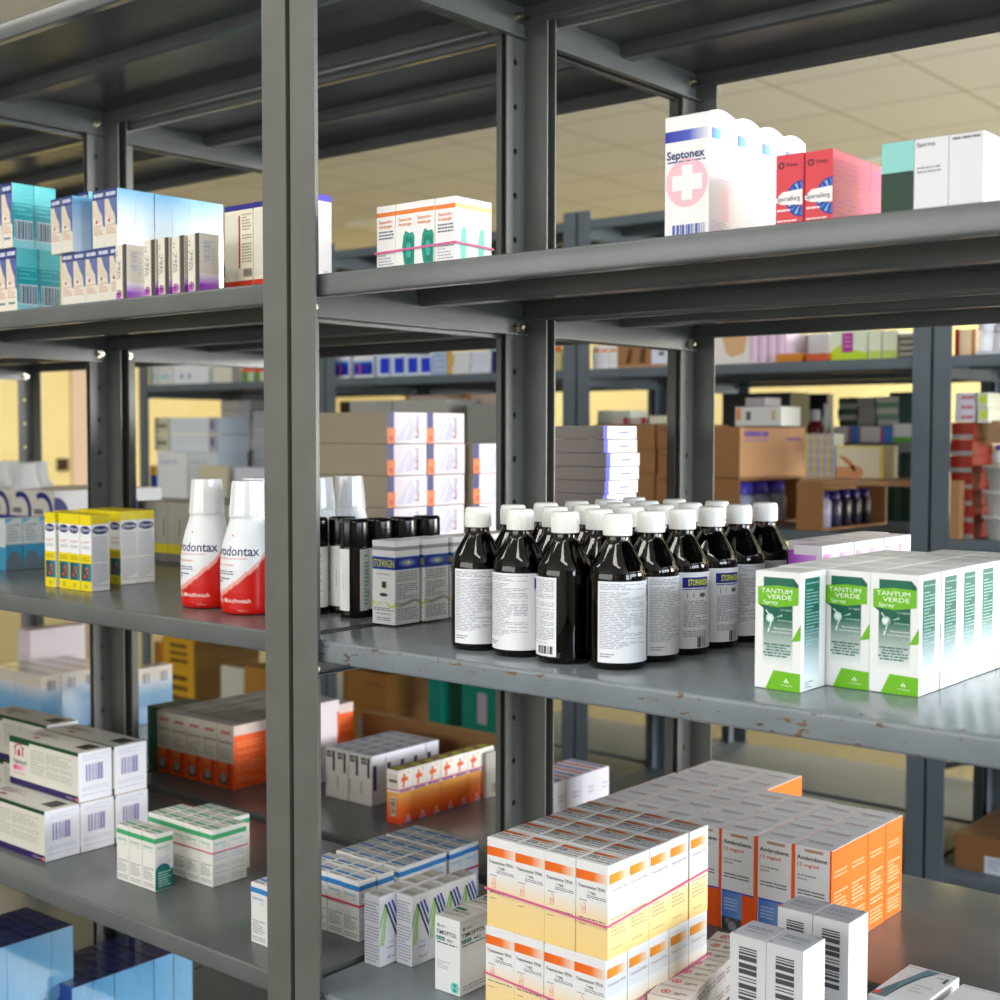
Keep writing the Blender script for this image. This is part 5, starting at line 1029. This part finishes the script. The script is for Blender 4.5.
# ---------------- far run, middle shelf: right of the dark post
X_ = onY(740, 437, FY).x
def big(b):
    b.lines('R',.06,.80,.42,.93,1,(110,80,160),3,th=.8,wd=.9); b.lines('R',.06,.70,.40,.78,1,(140,110,170),4,th=.5); b.lines('R',.70,.72,.93,.80,1,(120,90,140),5,th=.8,wd=.4); b.rect('T',0,.48,1,.52,(190,160,120)); b.lines('F',.1,.6,.5,.7,1,(120,80,50),3)
dd = onX(805, 437, X_).y-FY; h1 = ztop(740, 427, FY)-FM; h2 = ztop(740, 479, FY)-FM
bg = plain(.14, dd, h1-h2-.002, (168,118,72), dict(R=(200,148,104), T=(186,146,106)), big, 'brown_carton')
tag(obj('brown_carton', bg, None, (X_-.07, FY+dd/2, FM+h2+.001)), 'large brown carton with purple print, on top, right of the dark post', 'box', 'large brown cartons')
def openbox(w, d, h, col, side, t=.004):
    b = Mesh(); b.w, b.d, b.h = w, d, h      # lies open towards the window side (+x)
    x, y = w/2, d/2
    b.box(-x,-y,0,x,-y+t,h,col); b.box(-x,y-t,0,x,y,h,side); b.box(-x,-y+t,0,x,y-t,t,col); b.box(-x,-y+t,h-t,x,y-t,h,side); b.box(-x,-y+t,t,-x+t,y-t,h-t,col); return b
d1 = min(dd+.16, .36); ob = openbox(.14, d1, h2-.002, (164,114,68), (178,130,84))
tag(obj('open_carton', ob, None, (X_-.07, FY+d1/2, FM+.0008)), 'open brown carton holding purple capped bottles, under the large one', 'box', 'large brown cartons')
for i, (yy, xx) in enumerate([(.07,-.035),(.15,-.035),(.23,-.03),(.07,-.10),(.15,-.10)]):
    b = Mesh(); root = empty('purple_capped_bottle', (X_+xx, FY+yy, FM+.006)); hb = h2*.60
    b.lathe([(.030,0),(.033,.004),(.033,hb*.8),(.028,hb*.95),(.024,hb)], 24, (176,184,206)); obj('bottle_body', b, root, mat_=PLASTIC)
    b = Mesh(); b.lathe([(.028,hb),(.029,hb+.004),(.027,hb+.030),(.0005,hb+.030)], 24, (84,70,200)); obj('bottle_cap', b, root, mat_=PLASTIC)
    tag(root, f"grey bottle with purple cap in the open brown carton, {['nearest','second','third','inner near','inner far'][i]}", 'bottle', 'purple capped bottles')
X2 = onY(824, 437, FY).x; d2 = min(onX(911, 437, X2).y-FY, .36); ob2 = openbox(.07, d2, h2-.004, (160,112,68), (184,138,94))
tag(obj('open_carton', ob2, None, (X2-.035, FY+d2/2, FM+.0008)), 'open brown carton left of the far post pair, dark bottles inside', 'box', 'large brown cartons')
for i in range(5):
    root = empty('dark_violet_bottle', (X2-.030, FY+.03+d2*(i+.5)/6.4, FM+.006)); b = Mesh(); b.lathe([(.018,0),(.020,.003),(.020,.062),(.014,.070)], 20, [(190,180,206),(60,50,84),(36,32,52),(40,36,60),(34,30,44)][i]); obj('bottle_body', b, root, mat_=PLASTIC)
    b = Mesh(); b.lathe([(.015,.070),(.015,.088),(.0005,.089)], 20, (70,60,140)); obj('bottle_cap', b, root, mat_=PLASTIC)
    tag(root, f"dark violet bottle inside the open carton by far post, {['nearest','second','third','fourth','farthest'][i]}", 'bottle', 'dark violet bottles in the open carton')
fb('silver_blister_box', 'white and silver carton on top of the large brown carton', 735, 781, 407, FM, FY+.02, .10, (226,226,220), {}, lambda b: (b.rect('F',.02,.3,.12,.95,(236,150,70)), b.rect('F',.24,.3,.34,.75,(90,96,90)), b.rect('F',.8,.3,.88,.8,(220,190,130))), base=FM+h1+.001)
fb('grey_small_carton', 'small grey carton resting on the white and silver one', 745, 765, 398, FM, FY+.03, .08, (180,172,176), base=ztop(755, 407, FY+.02)+.001)
def blis(b):
    for k in range(4): b.rect('F',.06+.25*k,0,.17+.25*k,1,(226,184,60)); b.rect('F',.18+.25*k,0,.27+.25*k,1,(150,160,214),k=2)
    for k in range(5): b.rect('F',0,.1+.2*k,1,.13+.2*k,(206,200,190),k=3)
fb('striped_blister_carton', 'yellow and lavender striped carton right of the large brown carton', 805, 833, 434, FM, FY+.02, .06, (206,200,180), {}, blis, base=FM+h2+.002)
fb('board', 'thin brown board lying across the cartons by the far post', 800, 912, 480, FM, FY+.0, .22, (176,134,94), base=ztop(850, 486, FY), cat='board')
def crm(b): b.disc('F',.05,.18,.045,(222,146,92),2,a0=0,a1=90,ry=.040); b.rect('F',.93,0,1,1,(240,214,90)); b.rect('F',0,.93,1,1,(240,220,130),k=3); b.rect('F',0,0,.4,.35,(226,160,110)); b.disc('F',.42,.18,.020,(226,160,110),2,ry=.018)
fb('cream_printed_carton', 'cream and yellow carton with tan print on the brown board', 836, 884, 446, FM, FY+.03, .08, (240,226,196), {}, crm, base=ztop(850, 480, FY)+.0015)
# dark goods standing in the rearmost run, leaving slits of yellow wall
for i, (a_, c_, yt, cc) in enumerate([(340,404,390,(76,70,58)),(408,470,389,(44,42,38)),(474,499,388,(54,52,48)),(651,668,386,(28,28,28)),(722,748,388,(64,66,60)),(752,790,388,(36,38,38)),(799,827,388,(46,48,46)),(225,262,400,(84,80,68)),(160,220,398,(86,82,74)),(889,913,386,(40,60,52))]):
    fb('dark_upright_carton', f"tall dark carton standing in the rearmost shelves, {['behind the grey trays','left of the dark post','just behind the printed ends','at the front post','right of the dark post','above the large brown carton','behind the striped carton','behind blue grey stack','behind the white cartons','behind the green foot carton'][i]}", a_, c_, yt, FM, FAR2+(.345 if a_ > 795 else .16), (.04 if a_ > 795 else .12), cc, {}, None, 'tall dark cartons in the rearmost shelves')
# rearmost run: a half shelf with small goods
b = Mesh(); xs = onY(812, 437, FAR2+.03).x; wr = -.05-xs; zs_ = ztop(860, 443, FAR2+.03)
b.box(0,0,0,wr,.30,.006,(110,116,112)); b.box(0,0,-.02,wr,.002,0,(110,116,112))
for (dx, dy) in ((.01,.01),(wr-.02,.01),(.01,.28),(wr-.02,.28)): b.box(dx,dy,-(zs_-FM)+.0075,dx+.012,dy+.012,0,(100,104,102))
tag(obj('small_riser', b, None, (xs, FAR2+.03, zs_-.006), 0, STEEL), 'small grey shelf riser behind the brown board carrying tubes', 'riser')
YR = FAR2+.06
def tube(b): b.rect('F',.62,0,.70,1,(206,60,120)); b.rect('F',.70,0,1,1,(60,130,220),k=2)
for i, (a, c) in enumerate([(833,858),(860,893)]): fb('tube_carton', f"long white carton with blue and pink end on the riser, {['left','right'][i]}", a, c, 427, zs_, YR, .06, (222,222,222), {}, tube, 'white cartons with blue ends')
fb('green_foot_carton', 'white carton with green foot on the riser by the far post', 893, 913, 424, zs_, YR, .08, (232,234,230), {}, lambda b: b.rect('F',0,0,1,.3,(110,190,70)))
zt2 = ztop(850, 426, YR)+.001
stack('dark_green_flat_carton', 'dark green and grey flat carton in the stack on the riser', 838, 857, 398, 0, YR+.07, .08, 4, (24,60,44), {}, lambda b: b.rect('F',0,0,1,.45,(150,150,146)), 'dark green flat cartons', base=zs_)
stack('grey_flat_carton', 'plain grey flat carton in the stack on the riser', 858, 875, 398, 0, YR+.07, .08, 5, (150,146,140), {}, None, 'grey flat cartons', base=zs_)
stack('white_green_flat_carton', 'white and pale green flat carton in the stack on the riser', 876, 898, 397, 0, YR+.07, .08, 4, (206,206,196), {}, lambda b: b.rect('F',0,0,1,.5,(120,160,136)), 'white green flat cartons', base=zs_)
fb('dark_green_carton', 'upright dark green carton beside the far post', 899, 912, 396, 0, YR+.07, .08, (40,80,66), base=zs_)
for i in range(3): fb('dark_green_carton', f"upright dark green carton under the riser, {['left','middle','right'][i]}", 884+10*i, 893+10*i, 447, FM, FAR2+.10, .08, [(26,70,54),(50,80,70),(24,64,50)][i], {}, None, 'dark green cartons under the riser')
jar('white_red_jar', 'small glass jar with dark red content beside the striped carton', 815, 410, 0, YR-.04+.04, .022, (120,20,26), (206,206,206), .35, 'jar', base=zs_)
jar('white_bottle', 'slim white bottle beside the dark red jar', 826, 404, 0, YR+.02, .012, (226,226,226), (216,216,216), .25, base=zs_)
# far right: red brown flats etc
stack('red_brown_flat_carton', 'red brown flat carton with grey edge at the far right', 952, 974, 423, FM, FY, .12, 7, (150,40,26), {}, lambda b: b.rect('F',0,0,1,.28,(150,146,140)), 'red brown flat cartons at the far right')
stack('pink_text_flat_carton', 'white flat carton with pink lettering on the red brown stack', 956, 976, 393, FM, FY, .12, 3, (226,218,230), {}, lambda b: b.lines('F',.3,.3,.95,.7,1,(200,120,130),3,th=.9,wd=.5), 'white flats with pink lettering', base=ztop(963, 423, FY)+.001)
stack('lime_edge_flat_carton', 'white flat carton with lime spot beside the pink lettered ones', 977, 988, 393, FM, FY, .12, 2, (214,216,196), {}, lambda b: b.rect('F',.2,.3,.9,.8,(200,226,50)), 'flats with lime spot', base=ztop(982, 424, FY)+.001)
fb('white_peach_carton', 'white and peach upright carton right of the red brown stack', 975, 988, 424.5, FM, FY+.12, .12, (236,214,190), {}, lambda b: b.rect('F',0,.55,1,1,(236,236,228)))
fb('brown_carton', 'small brown carton at the far right, over the purple capped bottle', 990, 1016, 421, FM, FY+.02, .12, (160,124,90), {}, None, base=ztop(1000, 444, FY+.02))
fb('grey_support_carton', 'upright grey carton carrying the small brown carton', 1001, 1016, 444.5, FM, FY+.12, .10, (150,146,140))
jar('white_bottle', 'white bottle with purple cap at the right picture edge', 998, 445, 0, FY-.02+.03, .024, (226,228,234), (90,80,200), .28, base=ztop(995, 484, FY)+.002) if False else None
fb('kraft_label_carton', 'small brown carton in front of the red brown stack', 951, 961, 481, FM, FY-.03, .028, (170,124,84))
tb = Mesh(); r = .060
for k in range(3):
    b = Mesh(); b.lathe([(r*.80,0),(r*.98,.045),(r*1.06,.047),(r*1.06,.054),(r*.5,.0545),(.0005,.0545)], 36, (216,218,220) if k < 2 else (196,198,196))
    o = obj('white_tub', b, None, (onY(1014, 437, FY+.04).x, FY+.035, FM+.0005+.0555*k)); tag(o, f"round white tub at the right edge, {['bottom','middle','top'][k]} of the stack", 'tub', 'white tubs at the right edge')
jar('white_bottle', 'white bottle with purple cap standing on the white tubs', 1003, 445, 0, FY+.03, .022, (226,228,234), (90,80,200), .28, base=FM+.0005+.0555*3+.001)
# ---------------- far run, lower shelves
def yk(b):
    for k in range(3): b.lines('F',.25,.66-.26*k,.8,.80-.26*k,1,(90,66,24),3+k,th=.9,wd=.5)
for k in range(2):
    z0 = FAR
    fb('yellow_brown_carton', f"ochre carton with dark lettering seen through the left bay, {['lower','upper'][k]}", 160, 192, (667, 638)[k], BF, FY, .3, (206,156,40), dict(R=(130,94,40)), yk, 'ochre cartons', base=BF+.001 if k == 0 else ztop(175, 667, FY)+.001)
fb('orange_brown_carton', 'orange brown carton by the leftmost far post, low', 150, 158.5, 642, BF, FY+.01, .3, (214,140,60))
fb('white_paper_sheet', 'white sheet standing against brown cartons, low behind the orange cartons', 219, 240, 667, BF, FAR+.02, .012, (206,206,190), cat='paper')
fb('open_brown_carton', 'brown carton with torn flap low behind the orange cartons', 243, 268, 668, BF, FY, .2, (168,122,52))
for k in range(2):
    fb('brown_carton', f"brown cardboard carton seen under the middle shelf right of the post, {['lower','upper'][k]}", 342, 386, (707, 672)[k], BF, FY, .3, (150,104,48), {}, lambda b: (b.rect('F',.40,.05,.58,.7,(90,110,150)) if k == 0 else b.lines('F',.55,.6,.85,.75,1,(100,70,60),3)), 'brown cartons low beyond the aisle', base=(BF+.001) if k == 0 else ztop(364, 707, FY)+.001)
for i, (a, c) in enumerate([(428,441),(462,497)]): fb('teal_carton', f"teal carton low beyond the aisle, {['narrow left','wide right with white tag'][i]} one", a, c, 680, BF, FY+.02, .2, (20,140,120), {}, (lambda b: b.rect('F',.45,.5,.72,.85,(190,180,190))) if i else None, 'teal cartons beyond the aisle')
# flattened cardboard on the rear lower shelf with a scrap of paper
b = Mesh(); xa = onY(395, 437, .86).x
b.box(-.15,-.0,0,.22,.10,.012,(150,112,66)); o = obj('cardboard_lid', b, None, (-.42, .74+.04, L+.098)); 
b2 = Mesh(); b2.box(-.15,0,0,.22,.02,.096,(132,96,56)); bpy.data.objects.remove(o)
o = obj('low_brown_carton', b2, None, (-.60, .835, L+.0005)); tag(o, 'low brown carton lid behind the white and orange cartons, rear lower shelf', 'box')
# brown carton with paper, low at the right, bottom shelf of the far run
def pap(b): b.rect('F',.40,.0,1,.50,(226,230,240)); b.lines('F',.45,.1,.95,.45,4,(186,196,220),3,k=3); b.rect('F',0,.66,1,.68,(140,100,64)); b.rect('F',0,.33,1,.35,(140,100,64))
fb('brown_carton', 'brown carton with white paper sheet low at the right edge', 962, 1040, 842, BF, FY+.02, .30, (150,104,66), dict(T=(136,100,70)), pap)
# teal carton strip low right
fb('teal_carton', 'teal carton low behind the right end of the middle shelf', 962, 1020, 752, L, FAR2+.05, .2, (10,90,72)) if False else None
